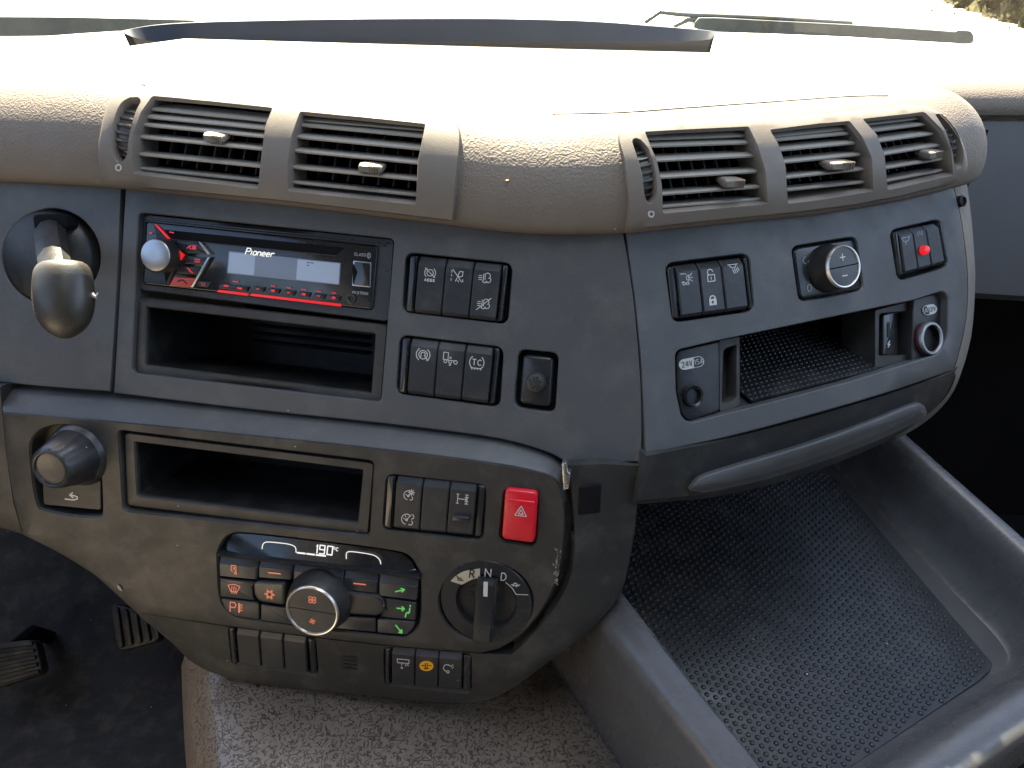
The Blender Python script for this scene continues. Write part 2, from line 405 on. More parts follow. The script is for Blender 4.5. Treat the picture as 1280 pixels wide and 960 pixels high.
# ------------------------------------------------------------------ stroke lettering and symbols
GL = {'A': [[(0, 1), (.5, 0), (1, 1)], [(.2, .65), (.8, .65)]], 'E': [[(1, 0), (0, 0), (0, 1), (1, 1)], [(0, .5), (.8, .5)]],
 'B': [[(0, 0), (0, 1), (.8, 1), (1, .75), (.8, .5), (0, .5)], [(0, 0), (.7, 0), (.9, .25), (.7, .5)]],
 'S': [[(1, .1), (.6, 0), (.1, .1), (.1, .4), (.9, .6), (.9, .9), (.5, 1), (0, .9)]], 'T': [[(0, 0), (1, 0)], [(.5, 0), (.5, 1)]],
 'C': [[(1, .15), (.6, 0), (.15, .2), (0, .5), (.15, .8), (.6, 1), (1, .85)]],
 'R': [[(0, 1), (0, 0), (.7, 0), (1, .25), (.7, .5), (0, .5)], [(.5, .5), (1, 1)]], 'N': [[(0, 1), (0, 0), (1, 1), (1, 0)]],
 'D': [[(0, 0), (0, 1), (.6, 1), (1, .7), (1, .3), (.6, 0), (0, 0)]], 'P': [[(0, 1), (0, 0), (.75, 0), (1, .25), (.75, .52), (0, .52)]],
 'V': [[(0, 0), (.5, 1), (1, 0)]], '1': [[(.15, .2), (.55, 0), (.55, 1)]], '2': [[(0, .2), (.4, 0), (.9, .15), (.85, .45), (0, 1), (1, 1)]],
 '4': [[(.75, 1), (.75, 0), (0, .7), (1, .7)]], '5': [[(.95, 0), (.1, 0), (.05, .45), (.6, .4), (.95, .7), (.6, 1), (0, .9)]],
 '9': [[(1, .5), (0, .5), (0, 0), (1, 0), (1, 1), (0, 1)]], '0': [[(0, 0), (1, 0), (1, 1), (0, 1), (0, 0)]],
 'i': [[(.5, .4), (.5, 1)]], 'o': [[(.2, .4), (.8, .4), (1, .6), (1, .85), (.8, 1), (.2, 1), (0, .85), (0, .6), (.2, .4)]],
 'n': [[(0, 1), (0, .4)], [(0, .55), (.4, .4), (.9, .45), (1, .7), (1, 1)]], 'e': [[(0, .7), (1, .7), (.9, .45), (.5, .38), (.1, .5), (0, .75), (.2, 1), (.9, 1)]],
 'r': [[(.1, 1), (.1, .4)], [(.1, .6), (.5, .4), (1, .42)]], '.': [[(.4, .95), (.6, .95)]], '+': [[(.5, 0), (.5, 1)], [(0, .5), (1, .5)]], '-': [[(0, .5), (1, .5)]],
 'U': [[(0, 0), (0, .8), (.3, 1), (.7, 1), (1, .8), (1, 0)]], 'X': [[(0, 0), (1, 1)], [(1, 0), (0, 1)]], 'M': [[(0, 1), (0, 0), (.5, .6), (1, 0), (1, 1)]], 'I': [[(.5, 0), (.5, 1)]],
 'L': [[(0, 0), (0, 1), (1, 1)]]}
def text_strokes(t, w=.62, gap=.28, slant=0):
    out = []; x = 0
    for ch in t:
        cw = w * (.4 if ch in 'i1.' else 1)
        for st in GL.get(ch, []): out.append([(x + a * cw + slant * (1 - b), b - .5) for a, b in st])
        x += cw + gap
    x -= gap
    return [[(a - x / 2, b) for a, b in st] for st in out]
def C(cx, cy, r, a0=0, a1=360, n=14, ry=None): return [(cx + r * cos(R(a0 + (a1 - a0) * i / n)), cy + (ry or r) * sin(R(a0 + (a1 - a0) * i / n))) for i in range(n + 1)]
def sc(st, k, dx=0, dy=0): return [[(a * k + dx, b * k + dy) for a, b in p] for p in st]
def star(n, r0, r1, cx=0, cy=0): return [[(cx + r0 * cos(2 * pi * i / n), cy + r0 * sin(2 * pi * i / n)), (cx + r1 * cos(2 * pi * i / n), cy + r1 * sin(2 * pi * i / n))] for i in range(n)]
IC = {
 'aebs': [C(0, -.2, .5), C(0, -.2, .85, 130, 230), C(0, -.2, .85, -50, 50), [(-.8, -.9), (.8, .5)]] + sc(text_strokes('AEBS', .7, .5), .36, 0, .95),
 'lane': [[(-.9, -.8), (-.9, -.45)], [(-.9, -.15), (-.9, .15)], [(-.9, .5), (-.9, .85)], [(-.75, -.9), (.75, .9)], [(.1, -.1), (.35, -.7), (.85, -.7), (.8, 0), (.3, .2), (.1, -.1)], [(-.2, .9), (0, .3)], [(.9, .5), (.95, .9)], [(.1, .65), (.3, .95)]],
 'exh': [C(.35, -.35, .4, 180, 420), C(.5, .25, .38, -60, 150), C(0, .35, .35, 20, 160), [(-.9, -.3), (-.5, -.3)], [(-.95, 0), (-.45, 0)], [(-.9, .3), (-.5, .3)], [(-.25, -.6), (-.25, .6)], [(0, -.3), (0, .3)]],
 'park': [C(0, 0, .6), C(0, 0, .95, 125, 235), C(0, 0, .95, -55, 55), C(0, -.05, .3, 180, 400), [(.15, .1), (.75, .75)], [(-.3, 0), (-.3, .4)]],
 'axle': [[(-1, -.8), (-.3, -.8), (-.3, .25), (-1, .25), (-1, -.8)], C(-.65, .5, .22), C(.05, .5, .22), C(.85, .5, .26), C(.05, -.1, .1), C(.05, .95, .1), [(-.3, .3), (.9, .3)]],
 'tc': [C(0, 0, 1, 130, 230), C(0, 0, 1, -50, 50), [(-.75, .8), (.75, .8)]] + sc(text_strokes('TC', .6, .3), .8, 0, -.02) + [[(x, .8), (x, 1)] for x in (-.6, -.2, .2, .6)],
 'alarm': [[(-1, -.9), (-.2, -.9), (0, -.8)], [(0, -.4), (0, .1), (.35, .35), (.35, -.65), (0, -.4)], [(.5, -.15), (1, -.15)], [(.5, -.4), (.95, -.85)], [(.5, .1), (.95, .5)], C(-.5, .75, .22), C(.1, .75, .22), [(-.9, .5), (-.5, .4)]],
 'unlock': [[(-.55, 0), (.55, 0), (.55, 1), (-.55, 1), (-.55, 0)], C(-.1, -.45, .42, 130, 360), [(0, .35), (0, .7)]],
 'lamp': [[(-.9, -.8), (.9, -.8)], C(0, -.8, .6, 0, 180), [(-.1, .1), (.15, .9)], [(.2, 0), (.45, .8)], [(.5, -.1), (.75, .65)], [(.8, -.2), (1, .4)]],
 'wiper': [[(-.9, -.5), (.9, -.5), (.4, .3), (-.4, .3), (-.9, -.5)], [(0, .4), (-.2, 1)]],
 'relay': [[(-.5, -.9), (-.5, .2)], [(0, -.9), (0, -.1)], [(.5, -.9), (.5, .2)]],
 'gauge': [C(0, 0, .75, 100, 330), [(0, .1), (.5, -.45)], C(0, .1, .14), [(-.45, -.1), (-.25, 0)], C(.5, -.5, .26)] + star(8, .34, .55, .5, -.5) + [C(.45, .45, .3, -60, 120)],
 'gauge2': [C(0, 0, .8, 100, 320), [(0, .1), (.45, -.5)], C(0, .1, .15), [(-.5, -.1), (-.3, 0)], [(-.25, -.55), (-.15, -.35)], C(.75, -.45, .35, -90, 90), C(.6, .5, .35, -60, 130)],
 'axlelock': [[(-.8, -.8), (-.8, .8)], [(-1, -.75), (-.6, -.75)], [(-1, .75), (-.6, .75)], [(-.8, 0), (.7, 0)], [(.7, -.8), (.7, .8)], [(.45, -.75), (.95, -.75)], [(.45, .75), (.95, .75)], [(.45, -.4), (.95, .4)], [(.45, .4), (.95, -.4)]],
 'kneel': [[(-1, -.7), (1, -.7), (1, -.1), (-.9, -.1), (-1, -.7)], [(-.2, 0), (-.2, .3)], C(-.2, .7, .12), [(.4, .1), (.5, .4)], [(.7, 0), (.9, .3)]],
 'hook': [C(-.2, .1, .6, 90, 300), [(0, -.55), (.4, -.3)], [(.5, -.2), (.9, -.6)], [(.7, .1), (1, -.2)], C(0, .75, .22)],
 'hazard': [[(0, -.9), (1, .8), (-1, .8), (0, -.9)], [(0, -.2), (.42, .5), (-.42, .5), (0, -.2)]],
 'mirror': [[(-.6, -.9), (.4, -.9), (.5, .3), (.2, .5)], [(-.6, -.9), (-.65, .3), (-.2, .4)], C(.4, .75, .25), [(-.3, -.3), (.1, -.5), (.1, 0), (-.2, 0)]],
 'defrost': [[(-1, -.5), (0, -.75), (1, -.5), (.5, .5), (-.5, .5), (-1, -.5)], [(-.35, -.3), (-.4, .2), (-.3, .8)], [(0, -.4), (-.05, .2), (.05, .8)], [(.35, -.3), (.3, .2), (.4, .8)]],
 'pheat': sc(text_strokes('P'), 1.7, -.65, 0) + [[(.35, -.8), (.35, .85)], [(.5, -.8), (.5, .85)], [(.5, -.5), (1, -.5)], [(.5, -.05), (1, -.05)], [(.5, .4), (1, .4)]],
 'snow': [C(0, 0, .5, n=6)] + star(6, .4, 1) + [C(.75 * cos(2 * pi * i / 6), .75 * sin(2 * pi * i / 6), .2, 60 * i + 100, 60 * i + 260, 4) for i in range(6)],
 'fan': [C(.42, .42, .38), C(-.42, .42, .38), C(.42, -.42, .38), C(-.42, -.42, .38)],
 'fan2': [C(.42, 0, .42, 180, 360), C(-.42, 0, .42, 0, 180), C(0, .42, .42, -90, 90), C(0, -.42, .42, 90, 270)],
 'minus': [[(-1, 0), (1, 0)]], 'plus': [[(-1, 0), (1, 0)], [(0, -1), (0, 1)]],
 'aup': [[(-1, .35), (1, -.35)], [(.2, -.55), (1, -.35), (.45, .25)]], 'adown': [[(-.7, -.7), (.7, .8)], [(0, .75), (.7, .8), (.6, .1)]],
 'amid': [[(-1, -.2), (.0, -.2)], [(-.3, -.5), (.05, -.2), (-.3, .1)], [(.85, -.8), (.85, -.6)], [(.8, -.4), (.75, .2), (.35, .3), (.2, .9)], [(.8, .1), (.6, .35)]],
 'uturn': [[(-.9, .3), (.4, .3), (.9, .1), (.9, -.2), (.3, -.35), (-.1, -.35)], [(.2, -.75), (-.2, -.35), (.3, 0)]],
 'turtle': [C(0, 0, .45, 180, 360), [(-.9, .05), (.55, .05), (1, -.3)], [(-.4, .1), (-.4, .35)], [(.3, .1), (.3, .35)]],
 'rabbit': [C(0, .1, .45, 0, 360, 10, .3), [(-.2, -.2), (-.8, -.7)], [(.2, .3), (.9, .5)]],
 'moon': [C(-.2, 0, .8, 100, 260), C(.5, .4, .4, 0, 360, 10, .25)],
 'bolt': [[(.3, -.9), (-.3, .1), (.3, .1), (-.2, .9)]], 'bt': [C(0, 0, .6, 0, 360, 12, .9), [(0, -.5), (0, .5)]],
}
def icon_px(key, o, ex, ey, size):
    return [[(o.x + (ex.x * a + ey.x * b) * size, o.y + (ex.y * a + ey.y * b) * size) for a, b in st] for st in IC[key]]
def symbol(S, items, off, mat, parent, name='symbol'):
    """items: (strokes in photo pixels, width)"""
    mb = MB()
    for sts, wd in items:
        for st in sts: mb.ribbon(S, st, wd, off)
    return mb.build(name, mat, parent, merge=False)
def text_px(t, o, ang, h, w=.62, gap=.28, slant=0):
    ex = Vector((cos(ang), sin(ang))); ey = Vector((-sin(ang), cos(ang)))
    return [[(o[0] + (ex.x * a + ey.x * b) * h, o[1] + (ex.y * a + ey.y * b) * h) for a, b in st] for st in text_strokes(t, w, gap, slant)]

# ------------------------------------------------------------------ the main surfaces
nA = nrm(R(9.3), R(26)); PA = Plane(nA, CAM + nA * -.4943)
_c = PA.shifted(.012).raw(400, 552)[0]
nC = nrm(R(9.3), R(17)); PC = Plane(nC, _c)
_p0 = PA.raw(803, 480)[0]
def yawR(s): return R(-17 - 17 * max(0, min(1, s / .34)))
colsR = []; P = _p0.copy(); ds = .008; S0 = -5
P = P - Vector((cos(yawR(0)), -sin(yawR(0)), 0)) * ds * 5
for i in range(S0, 56):
    y = yawR(i * ds); h = Vector((cos(y), -sin(y), 0)); n = nrm(y, R(28.7)); v = h.cross(-n); v = v if v.z > 0 else -v
    colsR.append([P + v * (-.16 + .02 * k) for k in range(20)]); P = P + h * ds
SR = Mesh(colsR)
# rolled lip that runs over the whole dash
botpx = smooth_line([(-70, 219), (0, 222), (70, 225), (132, 229), (240, 240), (345, 250), (450, 262), (565, 276), (640, 285), (710, 288)], 5)
botpx2 = smooth_line([(785, 286), (870, 277), (1000, 265), (1069, 255), (1130, 244), (1197, 227)], 6)
LB = [PA.raw(*p)[0] for p in botpx] + [SR.raw(*p)[0] for p in botpx2]
LB = [Vector(p) for p in smooth_line([tuple(p) for p in LB], 2)]
for _ in range(8): LB = [LB[0]] + [(LB[i - 1] + LB[i] * 2 + LB[i + 1]) / 4 for i in range(1, len(LB) - 1)] + [LB[-1]]
d = (LB[-1] - LB[-3]); hd = math.atan2(d.y, d.x); ND_MAIN = len(LB)
p = LB[-1].copy()
pz0 = p.copy()
for i in range(14):
    hd += R(88) / 14 if hd < R(92) else 0; p = p + Vector((cos(hd), sin(hd), 0)) * .0055; p.z = pz0.z - (pz0.z + .065 - (2.3 - .152)) / (1.0 - pz0.y) * (p.y - pz0.y); LB.append(p.copy())
while p.y < .985: p = p + Vector((cos(hd), sin(hd), 0)) * .03; p.z = pz0.z - (pz0.z + .065 - (2.3 - .152)) / (1.0 - pz0.y) * (p.y - pz0.y); LB.append(p.copy())
BR = .056
prof = [(-.004, -.001), (.003, -.0012), (.006, -.0008), (.0085, .0015)]
OC, ZC = -.046, .009
for k in range(25): t = R(-5 + (94 + 5) * k / 24); prof.append((OC + BR * cos(t), ZC + BR * sin(t)))
rows = []
for i, b in enumerate(LB):
    d = LB[min(i + 1, len(LB) - 1)] - LB[max(i - 1, 0)]; o = Vector((d.y, -d.x, 0)).normalized()
    rows.append([b + o * a + Vector((0, 0, z)) for a, z in prof])
SB = Mesh(rows)
TOPY, TOPZ = 1.0, 2.3 - .152

# ------------------------------------------------------------------ outlines of the vent units (photo pixels)
VENT_L = smooth_line([(132, 229), (125, 198), (126, 172), (136, 131), (150, 116), (175, 110), (250, 114), (320, 120), (385, 127), (460, 134), (525, 141), (550, 144), (567, 152), (574, 170), (570, 215), (565, 275)], 4) + resample([(565, 275), (450, 261), (345, 249), (240, 239), (132, 229)], 30, False)[1:-1]
VENT_R = smooth_line([(784, 286), (787, 255), (784, 225), (781, 199), (775, 177), (776, 164), (788, 158), (807, 156), (880, 152), (960, 149), (1065, 141), (1120, 135), (1145, 133), (1163, 137), (1181, 149), (1199, 174), (1207, 197), (1206, 215), (1196, 227)], 4) + resample([(1196, 227), (1130, 243), (1069, 255), (1000, 264), (870, 277), (784, 286)], 25, False)[1:-1]

# ================================================================== THE SETTING
mb = MB(); mb.add([(-400, -400, 0), (400, -400, 0), (400, 900, 0), (-400, 900, 0)], [(0, 1, 2, 3)])
struct(mb.build('ground', M_GROUND))
def onz0(x, y, z): v = ray(x, y); return CAM + v * ((z - CAM.z) / v.z)
hb_pts = [onz0(x, y, 0) for x, y in smooth_line([(1110, -22), (1172, 0), (1225, 19), (1280, 35), (1350, 56), (1450, 88)], 10)]
mb = MB(); rowsb = []; rnd = random.Random(11)
for i, p in enumerate(hb_pts):
    rowsb.append([p + Vector((.5 * sin(k * .5) + rnd.gauss(0, .16), .9 * k / 12 + rnd.gauss(0, .2), 3.2 * k / 12 + (rnd.gauss(0, .10) if k else -.1))) for k in range(13)])
mb.loft(rowsb, False)
for i in range(2600):                                   # loose leaves over its face
    a = rowsb[rnd.randrange(len(rowsb))][rnd.randrange(13)]; c = a + Vector((rnd.gauss(0, .3), -.12 + rnd.gauss(0, .2), rnd.gauss(0, .2))); u = Vector((rnd.gauss(0, 1), rnd.gauss(0, 1), rnd.gauss(0, 1))).normalized() * .07; v = u.cross(Vector((rnd.gauss(0, 1), rnd.gauss(0, 1), rnd.gauss(0, 1)))).normalized() * .04
    mb.add([c - u, c + v, c + u, c - v], [(0, 1, 2, 3)])
tag(mb.build('hedge', M_EARTH, sharp=180, merge=False), 'olive brown hedge outside, past the right end of the windscreen', 'hedge')
# unseen cab roof, rear wall, floor and doors, added to shade the dash
M_LINING = plastic('roof_lining_cloth', (.05, .047, .044), .9, 600, .3, var=.05, spec=.1)
mb = MB(); rr_ = []
for i in range(9):
    x = -1.1 + 2.2 * i / 8; rr_.append([Vector((x, -.95, 3.3)), Vector((x, 0, 3.4)), Vector((x, .5, 3.35)), Vector((x, .72, 3.22)), Vector((x, .76, 3.25)), Vector((x, .5, 3.42)), Vector((x, -.98, 3.42))])
mb.loft(rr_, False); struct(mb.build('roof_lining', M_LINING))
mb = MB(); mb.box(Vector((0, -1.0, 2.35)), Vector((1.1, 0, 0)), Vector((0, .02, 0)), Vector((0, 0, 1.05))); struct(mb.build('rear_wall', M_LINING))
mb = MB(); mb.box(Vector((0, .05, 1.36)), Vector((1.12, 0, 0)), Vector((0, 1.0, 0)), Vector((0, 0, .02))); struct(mb.build('cab_floor', M_LINING))
for sx in (-1, 1): mb = MB(); mb.box(Vector((1.11 * sx, -.05, 1.80)), Vector((.02, 0, 0)), Vector((0, .92, 0)), Vector((0, 0, .42))); struct(mb.build('door_panel', M_LINING))

# ------------------------------------------------------------------ dashboard
dash = thing('dashboard', 'grey and taupe truck dashboard with padded lip wrapping around the centre', 'dashboard', (0, .5, 2.3 - .35))
mb = MB(); V = SB.V; nc = len(prof); keep = []
vl, vr = inset(VENT_L, 5), inset(VENT_R, 5)
for f in SB.F:
    c = (V[f[0]] + V[f[1]] + V[f[2]] + V[f[3]]) / 4; n = (V[f[1]] - V[f[0]]).cross(V[f[3]] - V[f[0]])
    pr = project(c)
    if n.dot(c - CAM) * 1 != 0 and (inside(pr, vl) or inside(pr, vr)): continue
    keep.append(f)
# finer pad: subdivide once along the lip for a clean cut
mb.add(V, keep)
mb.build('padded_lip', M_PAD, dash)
mb = MB(); rt = []
for i, r in enumerate(rows):
    T = r[-1]; row = [T]
    for k in range(1, 9):
        u = k / 8; y = T.y + (TOPY - T.y) * u; z = T.z + (TOPZ - T.z) * u ; row.append(Vector((T.x + (.02 * u if T.x > .3 else 0), y, z)))
    rt.append(row)
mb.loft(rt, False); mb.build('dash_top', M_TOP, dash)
STOP = Mesh([r + q[1:] for r, q in zip(rows, rt)])
for pts in ([(150, 40), (157, 54), (167, 71), (180, 86), (203, 94)], [(690, 143), (776, 141), (860, 135), (960, 128), (1060, 121), (1110, 120)]):
    mb = MB(); mb.tube([STOP.raw(*p)[0] for p in smooth_line(pts, 5)], .0006, 6); mb.build('cover_seam', M_BLACK, dash)
# centre panel around the radio
DIN = rpoly([(172, 264), (494, 297), (477, 504), (163, 467)], 9)
H1 = rpoly([(506, 314), (642, 328), (636, 407), (501, 391)], 13)
H2 = rpoly([(499, 417), (631, 433), (626, 511), (494, 493)], 13)
HM = rpoly([(647, 435), (700, 440), (695, 518), (641, 510)], 12)
outA = [(159, 228)] + resample([(240, 235), (345, 244), (450, 256), (565, 270), (640, 280), (710, 283), (776, 283)], 40, False) + \
    [(783, 320), (790, 370), (796, 430), (800, 490), (801, 540), (800, 576)] + smooth_line([(800, 576), (750, 577), (712, 577), (690, 566), (650, 553), (600, 543), (480, 528), (320, 511), (144, 490)], 3)[1:]
mb = MB(); mb.sheet(PA, outA, [DIN, H1, H2, HM], 30, 0, .012, walls=[.016, .010, .010, .010])
mb.build('centre_panel', M_PANEL, dash)
# lever panel on the driver's side
LEV = ell(64, 321, 62.5, 61.5, 48)
outD = [(-70, 212), (0, 216), (80, 220), (151, 226), (147, 330), (142, 420), (137, 488), (60, 482), (-70, 470)]
mb = MB(); mb.sheet(PA, outD, [LEV], 30, 0, .012, walls=[.012]); mb.build('driver_side_panel', M_PANEL, dash)
outE = [(-70, 480), (0, 485), (3, 520), (8, 570), (17, 630), (27, 664), (0, 656), (-70, 640)]
mb = MB(); mb.sheet(PC, outE, [], 30, -.004, .03, bev=3, bm=.003); mb.build('column_cover_panel', M_CONS, dash)
# right panel
CUB = rpoly([(843, 437), (895, 425), (1040, 395), (1142, 374), (1180, 362), (1187, 372), (1186, 420), (1176, 443), (1060, 479), (945, 509), (862, 530), (851, 522), (844, 488)], [10, 0, 0, 0, 10, 6, 6, 10, 0, 0, 12, 8, 0])
HB = rpoly([(830, 328), (937, 315), (944, 390), (840, 405)], 13)
HK = rpoly([(988, 307), (1071, 294), (1081, 364), (998, 379)], 11)
HL = rpoly([(1111, 287), (1177, 272), (1187, 334), (1122, 353)], 11)
outR = [(783, 284), (870, 272), (1000, 260), (1069, 250), (1130, 240), (1189, 227)] + smooth_line([(1189, 227), (1199, 270), (1206, 320), (1208, 360), (1205, 405), (1191, 461)], 3)[1:] + \
    smooth_line([(1191, 461), (1100, 492), (1000, 521), (900, 547), (808, 566)], 4)[1:] + [(806, 520), (802, 450), (794, 370), (787, 320)]
mb = MB(); mb.sheet(SR, outR, [HB, HK, HL, CUB], 20, 0, .012, walls=[.010, .010, .010, .010]); mb.build('side_panel', M_PANEL, dash)
# grained end strip of the side panel
edge_in = smooth_line([(1191, 226), (1201, 270), (1208, 320), (1210, 360), (1207, 406), (1193, 463), (1180, 492), (1150, 520), (1118, 540)], 4)
edge_out = smooth_line([(1208, 224), (1214, 270), (1218, 320), (1219, 355), (1214, 420), (1197, 478), (1178, 508), (1150, 532), (1120, 549)], 4)
mb = MB(); r0 = []; r1 = []; r2 = []; r3 = []
for ei, (a, b) in enumerate(zip(edge_in, edge_out)):
    kk = max(0, (ei / (len(edge_in) - 1) - .62) / .38) * -.05
    pa, n = SR.q(a[0], a[1], -.002 + kk); r0.append(pa); pm, n = SR.q((a[0] + b[0]) / 2, (a[1] + b[1]) / 2, -.003 + kk); r1.append(pm)
    pb, n = SR.q(b[0], b[1], -.010 + kk); r2.append(pb); r3.append(pb - n * .08)
mb.loft([[p + Vector((0, .02, 0)) for p in r0], r0, r1, r2, r3], False); strip = mb.build('end_strip', M_SIDE, dash)
mb = MB(); pc, n = SR.q(1204, 251, .001); mb.lathe(pc, n, [(.0045, -.004), (.0045, 0), (.003, .001), (.0028, -.001), (0.0005, -.001)], 20)
mb.build('screw', M_BLACK, dash)
# passenger side pad and panel, further forward
PP = Plane(Vector((0, -1, .08)), CAM + ray(1215, 300) * (.80 / ray(1215, 300).y))
mb = MB(); bl = [PP.raw(x, 149)[0] for x in (1090, 1180, 1280, 1400, 1500)]; rp = []
for b in bl:
    rr = [b + Vector((0, .03, 0)), b + Vector((0, .002, 0)), b + Vector((0, -.004, .006))]
    for k in range(15): t = R(-10 + 100 * k / 14); rr.append(b + Vector((0,   .045 - .05 * cos(t), .010 + .028 * sin(t))))
    rr.append(Vector((b.x, TOPY + .02, TOPZ - .022))); rp.append(rr)
mb.loft(rp, False); mb.build('passenger_pad', M_PAD, dash)
mb = MB(); g = []
for x in (1090, 1190, 1280, 1400, 1500):
    a = PP.raw(x, 152)[0]; b = PP.raw(x, 366 + (x - 1215) * .06)[0]; g.append([a + Vector((0, .03, .0)), a, a.lerp(b, .5) + Vector((0, -.004, 0)), b, b + Vector((0, .012, -.012)), b + Vector((0, .2, -.015))])
mb.loft(g, False); mb.build('passenger_panel', M_PASS, dash)
# drawer below the right panel, with its pull lip
PD = Plane(nrm(R(-24.7), R(8)), SR.q(1000, 524, -.004)[0])
outW = smooth_line([(808, 570), (900, 551), (1000, 525), (1100, 496), (1189, 466)], 4) + smooth_line([(1189, 466), (1178, 490), (1152, 518), (1110, 545), (1050, 572), (980, 596), (900, 615), (850, 621), (797, 625)], 4)[1:] + [(801, 600)]
drawer = thing('drawer', 'dark grey drawer front curving under the side panel above the bin', 'drawer', PD.q(1000, 560)[0])
mb = MB(); mb.sheet(PD, outW, [], 24, 0, .07, bev=5, bm=.006); mb.build('drawer_front', M_FLANK, drawer)
han = smooth_line([(861, 611), (872, 597), (900, 586), (1000, 556), (1080, 528), (1138, 505), (1150, 505), (1154, 513), (1150, 521), (1110, 541), (1040, 569), (960, 595), (900, 609), (870, 614)], 4)[:-1]
mb = MB(); base = [PD.q(x, y, .001) for x, y in han]; cx = [PD.q(x, y, .001)[0] for x, y in inset(han, 3)]
rings = [[p - n * .004 for p, n in base], [p + n * .003 for p, n in base]]
for e, hh in ((1.2, .0052), (2.6, .0066), (4.5, .0074)): rings.append([PD.q(x, y, hh)[0] for x, y in inset(han, e)])
mb.loft(rings, True, False, True); mb.build('pull_lip', M_PANEL, drawer, sharp=60)
# black sheet inside the dash body, added to block light at the seams
mb = MB()
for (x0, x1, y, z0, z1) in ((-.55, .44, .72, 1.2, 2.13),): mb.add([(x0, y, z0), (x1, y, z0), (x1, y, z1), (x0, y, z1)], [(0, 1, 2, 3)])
mb.build('seam_blackout', M_VOID, dash)

# ------------------------------------------------------------------ lower console
cons = thing('centre_console', 'dark grey lower console with chamfered top ledge below the radio panel', 'console', PC.raw(400, 850)[0])
plat = smooth_line([(5, 517), (160, 530), (320, 546), (480, 563), (600, 578), (655, 587)], 3) + smooth_line([(655, 587), (688, 596), (701, 616), (704, 655), (700, 700), (689, 738), (671, 768), (647, 794), (622, 809)], 4)[1:] + \
    smooth_line([(600, 814), (500, 806), (400, 795), (290, 781), (172, 764)], 3) + smooth_line([(120, 717), (80, 692), (31, 667)], 3) + [(20, 630), (11, 575)]
POCK = rpoly([(146, 536), (469, 575), (463, 672), (153, 640)], 9)
HKN = smooth_line([(36, 565), (38, 549), (52, 535), (74, 530), (98, 533), (117, 545), (126, 566), (128, 600), (129, 640), (123, 647), (100, 647), (55, 639), (45, 629), (39, 600)], 4)[:-1]
HZ = rpoly([(629, 608), (675, 613), (671, 686), (622, 677)], 11)
H3 = rpoly([(482, 591), (609, 605), (605, 678), (477, 664)], 13)
CLI = smooth_line([(270, 692), (276, 677), (287, 667), (310, 665), (400, 675), (490, 687), (513, 695), (522, 708), (527, 722), (527, 770), (521, 788), (508, 798), (490, 798), (400, 787), (310, 775), (290, 769), (276, 754), (271, 730)], 4)[:-1]
DIAL = ell(607.5, 752.5, 60.5, 50.5, 56)
mb = MB(); mb.sheet(PC, plat, [POCK, HKN, HZ, H3, CLI, DIAL], 26, 0, .012, bev=2, bm=.0015, walls=[.012, .012, .009, .010, .011, .006], floor=[0, 1, 1, 1, 1, 1])
mb.build('console_face', M_CONS, cons)
# sloping ledge between panel and console face
la = smooth_line([(4, 487), (60, 491), (144, 498), (320, 516), (480, 533), (600, 548), (650, 558), (685, 570), (700, 582), (706, 598), (709, 625)], 5)
lb = smooth_line([(3, 517), (60, 521), (160, 529), (320, 545), (480, 562), (600, 577), (650, 585), (678, 592), (692, 600), (700, 612), (704, 630)], 5)
mb = MB(); q0 = []; q1 = []; q2 = []; q3 = []
for i, (a, b) in enumerate(zip(la, lb)):
    k = max(0, (i / (len(la) - 1) - .78) / .22)
    pa, n = PA.q(a[0], a[1], -.003); pc2, n2 = PC.q(a[0], a[1], -.006); pa = pa.lerp(pc2, min(1, k * 1.2))
    pb, n = PC.q(b[0], b[1], .0002); q0.append(pa + Vector((0, .02, 0))); q1.append(pa); q2.append(pa.lerp(pb, .85)); q3.append(pb - nC * .0015)
mb.loft([q0, q1, q2, q3], False); mb.build('top_ledge', M_PANEL, cons)
# skirt and flank below and beside the face
PK = Plane(nrm(R(9.3), R(3)), PC.q(400, 795, -.003)[0]); PF = Plane(nrm(R(-14), R(10)), PC.q(716, 690, -.004)[0])
SK = Convex([PC.shifted(-.003), PK, PF])
bodyout = [(172, 766)] + smooth_line([(172, 766), (215, 801), (240, 825), (275, 842), (340, 854), (450, 866), (540, 875), (590, 876), (622, 868), (650, 851), (690, 822), (735, 787), (772, 744), (785, 700), (793, 650), (798, 582)], 4)[1:] + [(752, 580), (712, 582)] + \
    smooth_line([(712, 582), (716, 620), (719, 660), (718, 695), (710, 730), (690, 765), (662, 798), (640, 818)], 4)[1:] + smooth_line([(600, 817), (500, 809), (400, 798), (290, 784), (172, 766)], 3)[:-1]
HS1 = rpoly([(284, 782), (395, 796), (399, 846), (289, 831)], 8)
HS2 = rpoly([(479, 808), (590, 817), (590, 868), (480, 857)], 8)
mb = MB(); mb.sheet(SK, bodyout, [HS1, HS2], 16, 0, .03, bev=2, bm=.002, walls=[.009, .009], floor=[1, 1]); mb.build('console_skirt', M_FLANK, cons)
# groove between face and flank, its shade put into a black strip
mb = MB(); g0 = smooth_line([(697, 590), (706, 620), (704, 690), (690, 738), (640, 798)], 5); g1 = smooth_line([(716, 585), (722, 650), (718, 705), (700, 752), (648, 815)], 5)
mb.loft([[PC.q(*p, -.009)[0] for p in g0], [SK.q(*p, -.009)[0] for p in g1]], False); mb.build('shadow_groove', M_BLACK, cons)
# dark sheet behind the gap between panel and flank
mb = MB(); mb.add([PA.q(x, y, -.03)[0] for x, y in ((700, 560), (802, 560), (802, 600), (700, 600))], [(0, 1, 2, 3)]); mb.build('gap_filler', M_VOID, cons)
